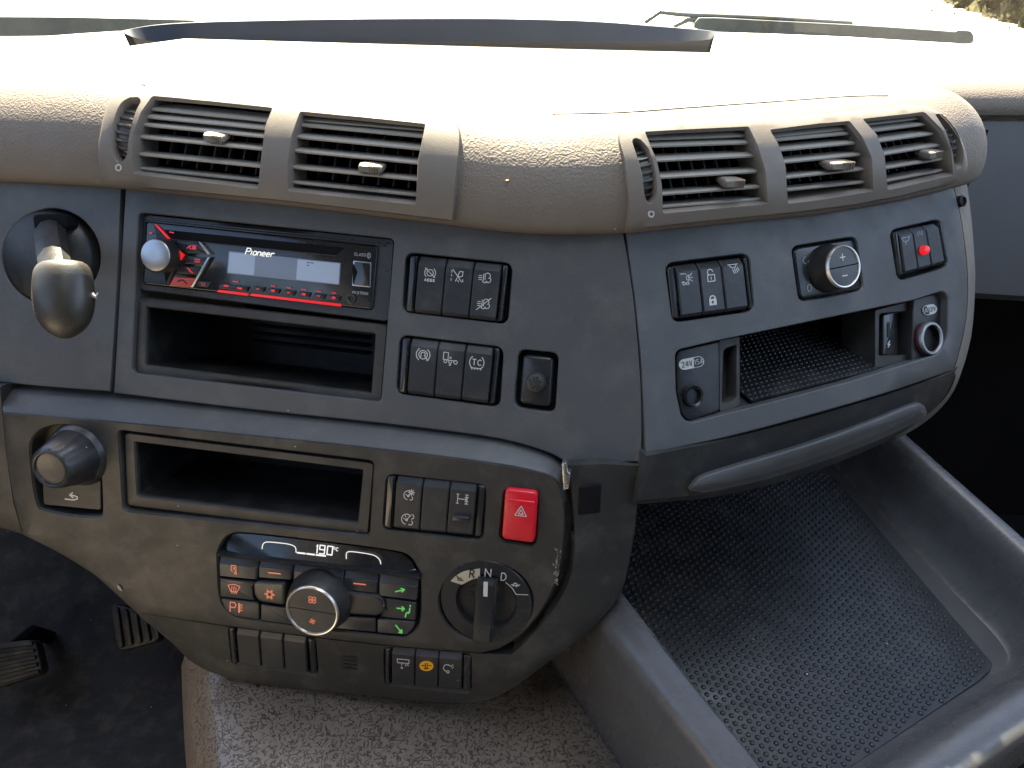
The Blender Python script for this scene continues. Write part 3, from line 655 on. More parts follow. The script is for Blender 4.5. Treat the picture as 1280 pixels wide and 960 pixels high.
# damage marks
mb = MB(); mb.slab(PC, [(702, 580), (708, 578), (710, 590), (713, 592), (711, 611), (704, 613), (703, 596)], .004, -.004, .8, .001); tag(mb.build('metal_clip', M_METAL), 'small bent bare metal clip sticking out at the console corner', 'clip')
mb = MB(); mb.slab(PF, rpoly([(725, 609), (752, 606), (750, 641), (723, 644)], 2), .0006, -.001, .4, .0003); tag(mb.build('tape_patch', M_TAPE), 'black square patch stuck on the console flank beside the clip', 'patch')
mb = MB(); rnd = random.Random(3)
for i in range(46):
    x = 696 + rnd.gauss(0, 2.2); y = 684 + rnd.random() * 46; L = .6 + rnd.random() * 2.0; mb.flat(PC, [(x, y), (x + L * .8, y + .3), (x + L * .5, y + L * 1.4), (x - .3, y + L)], .0006 + i * 4e-6)
mb.flat(PC, [(146, 731), (150, 733), (153, 739), (148, 737)], .001)
mb.build('scuff_marks', M_SCUFF, cons, merge=False)
for i in range(4): mb = MB(); mb.ribbon(SK, [(428, 821 + i * 4.6), (446, 823 + i * 4.6)], 2.0, .0006); mb.build('grille_slot', M_INK, cons, merge=False)

# ------------------------------------------------------------------ rocker switch banks
def rocker(S, q, h, parent, mat=M_ROCK, name='rocker_switch', cham=.12, tilt=0.0):
    us = [0, 0, .03, .06, .94, .97, 1, 1]; eu = [-.009, -.0012, -.0003, 0, 0, -.0003, -.0012, -.009]
    vsn = [0, 0, .02, cham, cham + .02, .5, .93, .985, 1, 1]; ev = [-.009, -.0042, -.0030, -.0004, 0, tilt, 0, -.0020, -.0035, -.009]
    rows = []
    for v, e in zip(vsn, ev):
        row = []
        for u, k in zip(us, eu):
            p, n = S.q(*q.at(u, v), h); row.append(p + n * (min(e, k) if (k < -.005 or e < -.005) else e + k))
        rows.append(row)
    mb = MB(); mb.loft(rows, False); return mb.build(name, mat, parent, sharp=22)
def bank(S, quad, caps, label, icons, h=.0015, loc=None, group=None, n=3, capmat=M_CAP, depth=.010):
    """quad: the rockers together; caps: px corners of the two end caps"""
    t = thing('switch_bank', label, 'switch bank', S.q(*quad.at(.5, .5))[0], group)
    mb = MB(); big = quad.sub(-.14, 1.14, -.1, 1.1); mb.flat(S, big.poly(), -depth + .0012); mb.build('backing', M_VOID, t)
    for u0, u1 in caps:
        c = quad.sub(u0, u1, .01, .99); mb = MB(); left = u0 < .5
        mb.slab(S, rpoly(c.poly(), [5, .8, .8, 5] if left else [.8, 5, 5, .8]), h - .0006, -.009, 2.2, .002); mb.build('end_cap', capmat, t)
    for i in range(n):
        q = quad.sub(i / n + .004, (i + 1) / n - .004); r = rocker(S, q, h, t)
        for (key, u, v, size, mat, wd) in icons[i]:
            wd *= .85; o, ex, ey = q.frame(u, v); symbol(S, [(icon_px(key, o, ex, ey, size), wd)], h + .00025 + (.0006 if False else 0), mat, r)
    return t
def slash(S, q, u, v, s): o, ex, ey = q.frame(u, v); return [[(o.x - ex.x * s + ey.x * s * .8, o.y - ex.y * s + ey.y * s * .8), (o.x + ex.x * s - ey.x * s * .8, o.y + ex.y * s - ey.y * s * .8)]]
W = M_WHITE
IC['exh_off'] = IC['exh'] + [[(-1, .95), (1, -.95)]]
IC['lockbody'] = [C(0, -.35, .42, 180, 360)]
bank(PA, Q4((523, 319.5), (627.5, 330), (619.5, 402), (517, 391)), [(-.10, -.01), (1.01, 1.075)], 'three-rocker switch bank beside the radio, upper of the two', [[('aebs', .47, .3, 8, W, 1.1)], [('lane', .45, .28, 8, W, 1.1)], [('exh', .45, .27, 8.5, W, 1.1), ('exh_off', .5, .72, 8.5, W, 1.1)]])
bank(PA, Q4((513, 422.5), (617, 434), (610, 505), (508, 492.5)), [(-.10, -.01), (1.01, 1.075)], 'three-rocker switch bank with TC marking, beside the round microphone', [[('park', .5, .27, 9, W, 1.2)], [('axle', .48, .28, 8.5, W, 1.1)], [('tc', .45, .3, 9, W, 1.3)]])
bank(SR, Q4((844.5, 331.5), (929, 321.5), (936.5, 386), (851.5, 398)), [(-.12, -.015), (1.015, 1.06)], 'three-rocker switch bank with padlock symbols on the side panel', [[('alarm', .42, .28, 7.5, W, 1.0)], [('unlock', .5, .26, 8, W, 1.3)], [('lamp', .5, .2, 7, W, 1.1)]])
lk = Q4((844.5, 331.5), (929, 321.5), (936.5, 386), (851.5, 398)).sub(1 / 3, 2 / 3)
lkroot = [o for o in COL.objects if o.get('label', '').startswith('three-rocker switch bank with padlock')][0]
lkr = [c for c in lkroot.children if c.name.startswith('rocker')][1]
o_, ex_, ey_ = lk.frame(.46, .73); mb = MB()
mb.flat(SR, [tuple(o_ + ex_ * a + ey_ * b) for a, b in ((-4.6, -1), (4.6, -1), (4.6, 7), (-4.6, 7))], .0018)
for st in [[(o_.x + (ex_.x * a + ey_.x * b) * 8, o_.y + (ex_.y * a + ey_.y * b) * 8) for a, b in C(0, -.2, .4, 180, 360)]]: mb.ribbon(SR, st, 1.5, .0018)
pad = mb.build('symbol', M_WHITE, lkr, merge=False)
mb = MB(); mb.flat(SR, ell(o_.x + .3, o_.y + 3, 1.1, 2.0, 10), .0021); mb.build('symbol', M_INK, lkr)
ledq = Q4((1124, 288), (1173, 278), (1182, 329), (1131.5, 343))
lb_ = bank(SR, ledq, [(-.12, -.02), (1.02, 1.09)], 'three-rocker switch bank with red warning light at the right end', [[('wiper', .4, .24, 6, M_DIM, 1.0)], [('relay', .5, .2, 5, M_DIM, .9)], []], h=.003)
mb = MB(); P_, n_ = SR.q(1153, 313, .003); mb.lathe(P_, n_, [(.0035, -.001), (.0035, .002), (.0030, .004), (.0015, .0048)], 16); mb.build('warning_light', M_RED, lb_)
b3 = Q4((495, 595.5), (596.5, 606), (591, 671.5), (490.5, 662))
bk3 = bank(PC, b3, [(-.11, -.01), (1.01, 1.10)], 'three-rocker switch bank with gauge symbols left of the red hazard switch', [[('gauge', .5, .33, 7.5, W, 1.1), ('gauge2', .5, .78, 8, W, 1.2)], [], [('axlelock', .5, .3, 7.5, W, 1.2)]])
rk = [c for c in bk3.children if c.name.startswith('rocker')][2]
mb = MB(); mb.slab(PC, rpoly(b3.sub(2 / 3 + .06, 1 - .07, .64, .74).poly(), 1.5), .0045, .001, 1.2, .001); mb.build('raised_notch', M_CAP, rk)
bank(SK, Q4((294, 786), (382.5, 798), (385, 843), (298, 831.5)), [(-.10, -.02), (1.02, 1.12)], 'blank three-rocker switch bank at the lower left of the console', [[], [], []], h=.002, depth=.009)
q6 = Q4((489, 811), (578, 818.5), (577, 864.5), (489, 856.5))
bk6 = bank(SK, q6, [(-.09, -.01), (1.015, 1.12)], 'three-rocker switch bank with a yellow round symbol at the console bottom', [[('kneel', .5, .38, 7.5, W, 1.1)], [], [('hook', .4, .38, 7, W, 1.1)]], h=.002, depth=.009)
rk = [c for c in bk6.children if c.name.startswith('rocker')][1]
mb = MB(); mb.flat(SK, ell(533, 832.5, 8.8, 6.4, 24), .0023); mb.build('symbol', M_YEL, rk)
symbol(SK, [([[(527, 832), (530, 832)], [(531.5, 829), (531.5, 836)], [(534, 829), (534, 836)], [(530, 836), (536, 836)], [(536, 832), (539, 832)]], 1.0)], .0026, M_INK, rk)

# hazard switch
haz = thing('hazard_switch', 'glossy red hazard warning switch with white triangle', 'switch', PC.q(650, 645)[0])
hq = Q4((631, 611), (672.5, 615.5), (668, 680), (626.5, 674.5))
mb = MB(); outl = rpoly(hq.poly(), 7); mb.slab(PC, outl, .004, -.008, 3.0, .003, 4); hb = mb.build('switch_body', M_HAZ, haz, sharp=50)
mb = MB(); mb.slab(PC, rpoly(hq.sub(.07, .94, .19, .94).poly(), 3), .0052, .003, 1.4, .001); mb.build('rocker_face', M_HAZ, haz)
o_, ex_, ey_ = hq.frame(.53, .40); symbol(PC, [(icon_px('hazard', o_, ex_, ey_, 7.2), 1.1)], .0055, M_WHITE, haz)

# microphone
mic = thing('microphone', 'round perforated microphone in a small black plate', 'microphone', PA.q(670, 478)[0])
mb = MB(); mb.flat(PA, inset(HM, -1), -.0085); mb.build('backing', M_VOID, mic)
mb = MB(); mb.slab(PA, rpoly([(653, 442), (693, 446), (689, 510), (648, 505)], 8), -.002, -.009, 4, .004); mb.build('plate', M_CAP, mic)
mb = MB(); P_, n_ = PA.q(669, 479, .0045); mb.lathe(P_, n_, [(.0068, -.007), (.0066, -.0014), (.0058, 0), (.004, .0007), (.001, .0009)], 28); cap = mb.build('capsule', M_FRAME, mic)
mb = MB(); u_ = Vector((cos(R(9.3)), -sin(R(9.3)), 0)); v_ = n_.cross(u_)
for k in range(12):
    a = k * 2.4; r_ = .0013 * math.sqrt(k + .3); c_ = P_ + u_ * r_ * cos(a) + v_ * r_ * sin(a); mb.lathe(c_, n_, [(.00062, .0004), (.00062, .0011)], 8)
mb.build('perforation', M_INK, cap)

# ------------------------------------------------------------------ pockets (open boxes with a frame)
def pocket(label, S, outer, inner, depth, off=0.0, steps=True):
    t = thing('storage_pocket', label, 'pocket', S.q(*outer.at(.5, .9))[0])
    o = rpoly(outer.poly(), 4); i = rpoly(inner.poly(), 4)
    mb = MB(); mb.sheet(S, o, [i], 40, off, .012, walls=[.003], bev=1.6, bm=.0012); mb.build('frame', M_FRAME, t)
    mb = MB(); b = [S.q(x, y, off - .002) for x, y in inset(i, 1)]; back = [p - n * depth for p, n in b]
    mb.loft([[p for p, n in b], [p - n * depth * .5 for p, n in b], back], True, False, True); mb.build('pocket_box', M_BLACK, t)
    return t
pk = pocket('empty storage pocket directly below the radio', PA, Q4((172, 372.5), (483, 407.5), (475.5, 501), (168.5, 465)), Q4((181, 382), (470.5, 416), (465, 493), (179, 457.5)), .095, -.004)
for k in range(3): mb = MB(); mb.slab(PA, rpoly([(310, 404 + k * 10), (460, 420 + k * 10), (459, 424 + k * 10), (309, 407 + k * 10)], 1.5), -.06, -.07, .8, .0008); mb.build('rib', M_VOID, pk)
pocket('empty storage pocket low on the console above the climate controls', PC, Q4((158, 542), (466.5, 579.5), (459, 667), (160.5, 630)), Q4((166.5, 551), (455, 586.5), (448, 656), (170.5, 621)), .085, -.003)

# ------------------------------------------------------------------ radio
rad = thing('car_radio', 'black car radio with silver volume knob and red lit buttons', 'radio', PA.q(330, 395)[0])
rb = Q4((171, 268), (491.5, 300), (485, 401), (167, 360)); rf = Q4((182, 276), (473.5, 307.5), (466.5, 388), (178, 355.5))
mb = MB(); mb.sheet(PA, rpoly(rb.poly(), 5), [rpoly(rf.poly(), 5)], 40, -.005, .01, walls=[.006], bev=1.5, bm=.002); mb.build('mounting_trim', M_TRIMB, rad)
for v, u0 in ((.035, .02), (.065, .03)): mb = MB(); mb.slab(PA, rb.sub(u0, 1 - u0, v, v + .018).poly(), -.0035, -.006, .5, .0004); mb.build('trim_rib', M_BTN, rad)
mb = MB(); mb.slab(PA, rpoly(rf.sub(.004, .996, .012, .985).poly(), 4), -.003, -.012, 1.4, .001); face = mb.build('faceplate', M_GLOSS, rad)
F0 = -.003
def rslab(poly, top, mat, name, bev=.8, bm=.0006, par=None, r=1.2):
    mb = MB(); mb.slab(PA, rpoly(poly, r), F0 + top, F0 - .001, bev, bm); return mb.build(name, mat, par or rad)
rslab([(205, 287), (431, 309.5), (418, 319.3), (216, 300)], .0004, M_VOID, 'disc_slot', .3, .0002)
rslab([(214, 298.5), (420, 319.0), (421, 320.6), (215, 300.2)], .0012, M_BTN, 'slot_lip', .4, .0003)
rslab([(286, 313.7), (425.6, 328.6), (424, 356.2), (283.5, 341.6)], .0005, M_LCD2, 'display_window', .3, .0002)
rslab([(287, 315.2), (319, 318.6), (317.5, 344), (284.8, 340.6)], .0007, M_LCD_REFL, 'display', .2, .0001)  # brighter zones of reflected sky, put in as glow
rslab([(372, 324.0), (424.3, 329.6), (423, 355), (370, 349.5)], .0007, M_LCD_REFL, 'display', .2, .0001)
symbol(PA, [([[(384, 328), (387, 328.4)], [(389, 328.5), (391.5, 329)], [(384, 331.5), (386, 331.7)]], 1.0)], F0 + .0010, M_INK, rad, 'display_text')
symbol(PA, [(text_px('P', (309.6, 314.0), .105, 7.6, .7, .2, .25) + text_px('ioneer', (327.5, 315.9), .105, 7.6, .52, .2, .25), 1.35)], F0 + .0009, M_DIGIT, rad, 'maker_lettering')
bt = [[(218, 300.5), (245, 303), (259, 317), (233, 316.5)], [(234, 320), (261, 322.5), (253.5, 331), (230.5, 329.5)], [(226, 332.5), (252, 335), (246, 343.5), (220.5, 341.6)]]
for k, b in enumerate(bt):
    o = rslab(b, .0022, M_BTN, 'button'); cx_ = sum(p[0] for p in b) / 4 + 1; cy_ = sum(p[1] for p in b) / 4
    sts = [[[(cx_ - 6, cy_ + 1), (cx_ - 2, cy_ - 2), (cx_ - 2, cy_ + 2)], [(cx_, cy_ - 2), (cx_ + 5, cy_ - 1.5)], [(cx_, cy_ + 1.5), (cx_ + 5, cy_ + 2)], [(cx_ + 1, cy_), (cx_ + 5, cy_ + .2)]], [[(cx_ - 2, cy_ - 1.5), (cx_ + 4, cy_ - 1)], [(cx_ - 2, cy_ + 1.2), (cx_ + 4, cy_ + 1.7)]], [[(cx_ - 3, cy_ - 3), (cx_ + 1, cy_)], [(cx_ - 1, cy_), (cx_ + 4, cy_ + 3)]]][k]
    symbol(PA, [(sts, 1.6)], F0 + .0026, M_REDD, o)
o = rslab([(217.5, 346), (245, 348), (237, 359), (211, 357)], .0022, M_PHONE, 'button')
symbol(PA, [([smooth_line([(222, 352), (226, 350), (230, 351), (233, 355)], 4)], 1.6)], F0 + .0026, M_INK, o)
rslab([(246.3, 301.8), (250, 302.6), (263.5, 317.7), (258.8, 317.7)], .0026, M_SILV, 'silver_chevron', .5, .0004, r=.3)
rslab([(263, 321), (259, 321.7), (237.6, 358.9), (241.4, 359.4)], .0026, M_SILV, 'silver_chevron', .5, .0004, r=.3)
rslab([(192, 279.5), (195.5, 280.5), (228, 316), (211, 355.5), (207.5, 355), (223, 317)], .0010, M_TRIMB, 'knob_surround', .3, .0002, r=.3)
for pl in ([(192.5, 280), (195, 280.6), (212, 298.5), (209, 298)], [(223, 312.5), (229.6, 318.5), (224, 327)]): mb = MB(); mb.slab(PA, pl, F0 + .0016, F0, .2, .0001); mb.build('red_light', M_RED, rad)
symbol(PA, [([[(187, 291), (190, 291.3)], [(212, 290), (217, 291)]], 1.6)], F0 + .0010, M_REDD, rad, 'red_marking')
P_, n_ = PA.q(194, 319, .010)
mb = MB(); mb.lathe(P_, n_, [(.0118, -.013), (.0118, -.0015), (.0112, -.0002)], 44, mod=lambda a, h: 1 + .012 * sin(a * 40), capend=False); kn = mb.build('volume_knob', M_KNOB, rad)
mb = MB(); mb.lathe(P_, n_, [(.0113, -.0008), (.0110, 0), (.0104, .0004), (.002, .0001)], 44); mb.build('knob_face', M_SILV, kn)
fl = [(441.5, 325.7), (464, 328), (463, 359.4), (440, 357.2)]
rslab(fl, .0006, M_SILV, 'flap_edge', .3, .0002); rslab(inset(fl, 1.3), .0014, M_GLOSS, 'usb_flap', .8, .0006)
rslab([(441, 330), (446, 340), (441, 355)], .0020, M_VOID, 'flap_grip', .2, .0002, r=.3)
P_, n_ = PA.q(439.4, 374, F0); mb = MB(); mb.lathe(P_, n_, [(.0034, -.001), (.0034, .0016), (.0026, .0020), (.0018, .0012), (.0017, -.001)], 22); mb.build('aux_socket', M_TRIMB, rad)
symbol(PA, [(icon_px('bt', Vector((461, 319.6)), Vector((1, .1)), Vector((-.05, 1)), 3.6), .9), (text_px('CLASS', (450, 318.2), .1, 3.4), .7), (text_px('MIXTRAX', (450.5, 366.2), .1, 3.2), .7)], F0 + .0008, M_DIM, rad, 'small_print')
rslab([(247.5, 351), (264, 353), (260, 359.5), (245, 357.6)], .0016, M_BTN, 'button')
symbol(PA, [([[(252, 354), (256, 354.4), (256, 357), (252, 356.6), (252, 354)]], .8)], F0 + .0020, M_REDD, rad, 'red_marking')
o = rslab([(275, 354.5), (311, 358.5), (308, 364.5), (272, 360.5)], .0016, M_BTN, 'button'); symbol(PA, [([[(280, 357), (285, 357.6)], [(297, 360), (302, 360.7)]], 2.2)], F0 + .0020, M_RED, o)
pres = [(322, 361.2), (341, 363.4), (360.5, 365.7), (379.5, 367.8), (398, 370), (417, 372.2)]
for k, (x, y) in enumerate(pres):
    o = rslab([(x - 6, y - 3.4), (x + 9, y - 1.8), (x + 6.5, y + 4), (x - 9, y + 2.2)], .0016, M_BTN, 'preset_button')
    symbol(PA, [([[(x - 1.4, y - .2), (x + 1.6, y + .2)]], 2.8 if k % 2 else 1.7)], F0 + .0020, M_RED if k % 2 else M_REDD, o)
symbol(PA, [([[(x - 2, y - 6.4), (x + .5, y - 5.8), (x + 3, y - 6)]], 1.5) for x, y in pres[1:]] + [([[(291, 351.5), (298, 352.3)]], 1.6)], F0 + .0008, M_REDD, rad, 'red_marking')
for a, b in (((271.6, 361.6), (309.5, 366)), ((312.7, 366.3), (425.6, 379.3))):
    rslab([(a[0] + 2, a[1] + .6), (b[0] + 1, b[1] + .6), (b[0] - .5, b[1] + 3.8), (a[0] - 1, a[1] + 3.4)], .0010, M_RED, 'red_light_bar', .3, .0002, r=.6)

# ------------------------------------------------------------------ air vents on the rolled lip
def vent_unit(label, outline, openings, wheels, loc_px):
    t = thing('air_vent', label, 'air vent', SB.q(*loc_px)[0])
    holes = []; walls = []
    for op in openings:
        holes.append(rpoly(op['poly'], 3)); cx = sum(p[0] for p in op['poly']) / len(op['poly']); cy = sum(p[1] for p in op['poly']) / len(op['poly'])
        n = SB.q(cx, cy + 14)[1]; hdir = Vector((n.x, n.y, 0)).normalized(); op['in'] = (-hdir + Vector((0, 0, -.12))).normalized(); op['h'] = -hdir; walls.append((.026, op['in']))
    for wl in wheels: holes.append(wl['slot']); walls.append(.010)
    mb = MB(); mb.sheet(SB, outline, holes, 11, .0048, .010, bev=1.8, bm=.0024, walls=walls); mb.build('bezel', M_BEZEL, t, sharp=45)
    for op in openings:
        h = rpoly(op['poly'], 3); mb = MB(); b = [SB.q(x, y, .002)[0] for x, y in inset(h, 1.2)]; r = [p + op['in'] * .024 for p in b]; r2 = [p + op['in'] * .05 for p in b]
        mb.loft([r, r2], True, False, True); mb.build('duct', M_VOID, t)
        sl = op['slats']
        top = [Vector(sl[0][0]), Vector(sl[0][1])]; bot = [Vector(sl[-1][0]), Vector(sl[-1][1])]
        for k in range(1, 8):
            u = k / 8; a = top[0].lerp(top[1], u); b_ = bot[0].lerp(bot[1], u); a = a + (a - b_) * .08; mb = MB(); ringA = []; L_ = []
            for j in range(6):
                c = a.lerp(b_, j / 5); p = SB.q(c.x, c.y, 0)[0] + op['in'] * .019; sd_ = op['h'].cross(Vector((0, 0, 1))).normalized() * .0006
                L_.append([p - sd_, p + sd_, p + sd_ + op['in'] * .016, p - sd_ + op['in'] * .016])
            mb.loft(L_, True, True, True); mb.build('vane', M_VANE, t)
        for k, (a, b_) in enumerate(sl):
            mb = MB(); sec = []; A_, B_ = Vector(a), Vector(b_); dd = (B_ - A_).normalized() * 2.5; A_ = A_ - dd; B_ = B_ + dd; sdir_ = (op['h'] + Vector((0, 0, .10 - .05 * k))).normalized(); deep = .013
            for j in range(9):
                c = A_.lerp(B_, j / 8); p = SB.q(c.x, c.y, -.0015)[0]; up = Vector((0, 0, 1)); th = .0011
                sec.append([p + up * th * .45, p + sdir_ * .0012 + up * th, p + sdir_ * deep + up * th * .6, p + sdir_ * deep - up * th * .6, p + sdir_ * .0012 - up * th, p - up * th * .45])
            mb.loft(sec, True, True, True); mb.build('slat', M_SLAT, t, sharp=50)
        x0, y0, x1, y1 = op['tab']; mb = MB(); cen, n = SB.q((x0 + x1) / 2, (y0 + y1) / 2, .002)
        ex = (SB.q(x1, y1, .004)[0] - SB.q(x0, y0, .004)[0]) / 2; hv = op['h']; up = Vector((0, 0, 1)); L_ = []
        for u, k in ((-1, .5), (-.9, .9), (-.6, 1), (.1, 1), (.5, .85), (.85, .8), (1, .5)):
            c = cen + ex * u; kk = .0032 * k
            L_.append([c + up * kk, c - hv * .003 * k + up * kk * .6, c - hv * .0036 * k - up * kk * .5, c - up * kk, c + hv * .009 - up * kk * .6, c + hv * .009 + up * kk * .6])
        mb.loft(L_, True, True, True); tb = mb.build('tab', M_BEZEL, t, sharp=50)
        mb = MB()
        for u in (.0, .2, .4, .6, .8): c = cen + ex * u - hv * .0026; mb.box(c, ex * .045, hv * .0010, up * .0026)
        mb.build('tab_grip', M_BEZEL, tb)
    for wl in wheels:
        mb = MB(); b = [SB.q(x, y, .002) for x, y in wl['slot']]; r = [p - n * .011 for p, n in b]; r2 = [p - n * .022 for p, n in b]; mb.loft([r, r2], True, False, True); mb.build('wheel_slot', M_VOID, t)
        a, b_ = Vector(wl['a']), Vector(wl['b']); mb = MB(); L_ = []
        N = 40
        for j in range(N + 1):
            c = a.lerp(b_, j / N); c = c + Vector(wl['bow']) * sin(pi * j / N); p, n = SB.q(c.x, c.y, 0); k = wl['wid'] * .00052
            ax = n.cross((SB.q(b_.x, b_.y)[0] - SB.q(a.x, a.y)[0]).normalized()).normalized()
            hgt = -.003 + .0050 * sin(pi * j / N) + .0010 * (1 if math.sin(j * 2 * pi / 5) > 0 else -1)
            L_.append([p - ax * k - n * .012, p - ax * k + n * (hgt - .0008), p - ax * k * .8 + n * hgt, p + ax * k * .8 + n * hgt, p + ax * k + n * (hgt - .0008), p + ax * k - n * .012])
        mb.loft(L_, False); mb.build('thumbwheel', M_WHEEL, t, sharp=30)
        if wl.get('ring'):
            x, y = wl['ring']; mb = MB(); ro = ell(x, y, 4.2, 4.6, 18); ri = ell(x, y, 2.4, 2.7, 18)
            mb.loft([[SB.q(*p, .0051)[0] for p in ro], [SB.q(*p, .0051)[0] for p in ri]]); mb.build('ring_marking', M_WHITE, t)
    return t
vent_unit('long taupe air vent with two louvred openings above the radio', VENT_L, [
  dict(poly=[(190, 120), (265, 126.5), (341, 134.5), (332, 156), (326.5, 195), (322.5, 236), (245, 227), (167, 217.5), (164.5, 198), (166, 168), (176, 140)],
       slats=[((186, 137), (335, 152)), ((178, 146.5), (331, 161.5)), ((170, 156), (329, 171.5)), ((165, 171), (326, 187)), ((166, 192.5), (323, 208.5)), ((169, 210.5), (321, 226.5))], tab=(256, 171, 280, 174)),
  dict(poly=[(375, 139), (455, 146.5), (532, 154.5), (528, 175), (523, 200), (520, 256), (440, 247.5), (359.5, 239), (359, 205), (364, 170)],
       slats=[((374, 150), (530, 163)), ((373, 157), (528, 171.5)), ((366, 171.5), (525, 187)), ((361.5, 188.5), (522, 204.5)), ((359, 209), (520, 225)), ((362, 228), (519, 244.5))], tab=(449, 209, 478, 212))],
  [dict(slot=smooth_line([(172, 121), (176, 126), (170, 139), (164, 158), (160, 178), (159, 192), (152, 203), (145, 202), (140, 190), (139, 170), (143, 147), (151, 129), (162, 121.5)], 4), a=(166, 127), b=(150, 200), bow=(-6, 0), wid=15, ring=(148, 209.5))], (345, 247))
vent_unit('curved taupe air vent with three louvred openings above the side panel', VENT_R, [
  dict(poly=[(805, 164.5), (870, 161), (936, 158), (947, 181), (957, 213), (960.5, 255), (895, 261), (828.5, 267), (827.5, 232), (821, 200)],
       slats=[((811, 174.5), (939, 170)), ((814, 183.5), (943, 179)), ((822, 201.5), (951, 195)), ((828, 222.5), (957, 214.5)), ((829, 243.5), (959, 233.5)), ((830, 259), (958, 249))], tab=(904, 229, 929, 228)),
  dict(poly=[(962, 162), (1010, 156), (1062, 151), (1078, 171), (1090, 197), (1092, 239), (1038, 248), (985, 255), (982, 207), (973, 180)],
       slats=[((966, 171), (1065, 161)), ((969, 176), (1068, 167)), ((975, 188.5), (1078, 178.5)), ((982, 203.5), (1088, 192.5)), ((985, 222.5), (1092, 210.5)), ((986, 238), (1092, 227))], tab=(1034, 207.5, 1066, 205.5)),
  dict(poly=[(1078, 148.5), (1118, 144), (1156, 140), (1178, 162), (1189, 186), (1191.5, 219), (1150, 229), (1109.5, 238), (1106, 195), (1096, 168)],
       slats=[((1085, 156), (1160, 147)), ((1091, 164.5), (1167, 154.5)), ((1098, 177.5), (1179, 166)), ((1106, 193.5), (1187, 180)), ((1109, 210.5), (1191, 197)), ((1110, 226.5), (1190, 211))], tab=(1157, 194, 1174, 191.5))],
  [dict(slot=smooth_line([(790, 177), (792, 173), (799, 173.5), (808, 182), (815, 197), (820, 217), (821.5, 240), (818, 252), (811, 255), (806, 246), (803, 225), (798, 202)], 4), a=(797, 180), b=(814, 250), bow=(3, -1), wid=12.5, ring=(814, 267.5)),
   dict(slot=smooth_line([(1169, 143), (1176, 142.5), (1188, 153), (1198, 168), (1204, 188), (1203.5, 206), (1197, 212), (1193, 205), (1190, 188), (1182, 163)], 4), a=(1174, 146), b=(1198.5, 207), bow=(4, -3), wid=10)], (1000, 263))

mb = MB(); Pc_, nc_ = SB.q(634, 226, .001); mb.lathe(Pc_, nc_, [(.0009, -.0006), (.0010, .0002), (.0006, .0008), (.0002, .0010)], 7, mod=lambda a, h: 1 + .35 * sin(a * 2 + 1)); tag(mb.build('crumb', plastic('golden_crumb', (.34, .22, .07), .5)), 'tiny golden crumb stuck on the padded lip between the vents', 'crumb')
# ------------------------------------------------------------------ brake lever
lev = thing('lever', 'worn dark lever with a large egg-shaped grip on a round base', 'lever', PA.q(64, 322, -.008)[0])
mb = MB(); P_, n_ = PA.q(64, 321, -.010); rr = 62.5 * .565 / 930
mb.lathe(P_, n_, [(rr * 1.03, 0), (rr * 1.0, .003), (rr * .95, .006), (rr * .8, .010), (rr * .5, .0135), (rr * .2, .0150), (.0005, .0153)], 56); mb.build('round_base', M_BASE, lev, sharp=60)
mb = MB(); mb.slab(PA, rpoly([(40, 268), (82, 267), (86, 286), (43, 289)], 7), .0065, -.004, 1.5, .001); mb.build('slot', M_VOID, lev)
def onP(S, x, y, off): return S.q(x, y, off)[0]
arm = [(61.5, 277, .001, 20), (63, 296, .012, 20.5), (66, 316, .028, 21), (70, 335, .046, 21), (75, 350, .060, 20)]
mb = MB(); L_ = []
for x, y, o, wd in arm:
    c = onP(PA, x, y, o); l_ = onP(PA, x - wd, y + 2, o); r_ = onP(PA, x + wd, y + 1, o); up = (Vector((0, .35, 1))).normalized() * .006; k = (l_ - c); k2 = (r_ - c)
    L_.append([l_, l_ * .75 + r_ * .25 + up * .9, c + up, l_ * .25 + r_ * .75 + up * .9, r_, r_ - up * .7, l_ - up * .7])
mb.loft(L_, True, True, True); mb.build('arm', M_ARM, lev, sharp=30)
top_ = onP(PA, 78, 335, .062); bot_ = onP(PA, 82, 418, .066); ax = (bot_ - top_); L = ax.length; ax.normalize()
side = ax.cross(CF).normalized(); fr = side.cross(ax).normalized(); sw = 36.5 * ((top_ - CAM).dot(CF)) / 930; rings = []
pf = [(-.10, .50), (-.085, .66), (-.05, .78), (.0, .86), (.06, .915), (.15, .955), (.3, .99), (.45, 1.0), (.6, .97), (.75, .88), (.87, .74), (.96, .55), (1.02, .35), (1.06, .14)]
for u, k in pf:
    c = top_ + ax * (L * u); rings.append([c + (side * cos(2 * pi * j / 36) + fr * sin(2 * pi * j / 36) * .78) * sw * k for j in range(36)])
mb = MB(); mb.loft(rings, True, True, True); gr = mb.build('grip', M_LEVER, lev, sharp=70)
c = top_ + ax * (L * .42) + side * sw * .96
mb = MB(); mb.tube([c, c + side * .003 + ax * .002, c + side * .004 - ax * .001], [.002, .0014, .0004], 6); mb.build('torn_flap', M_SCUFF, gr)

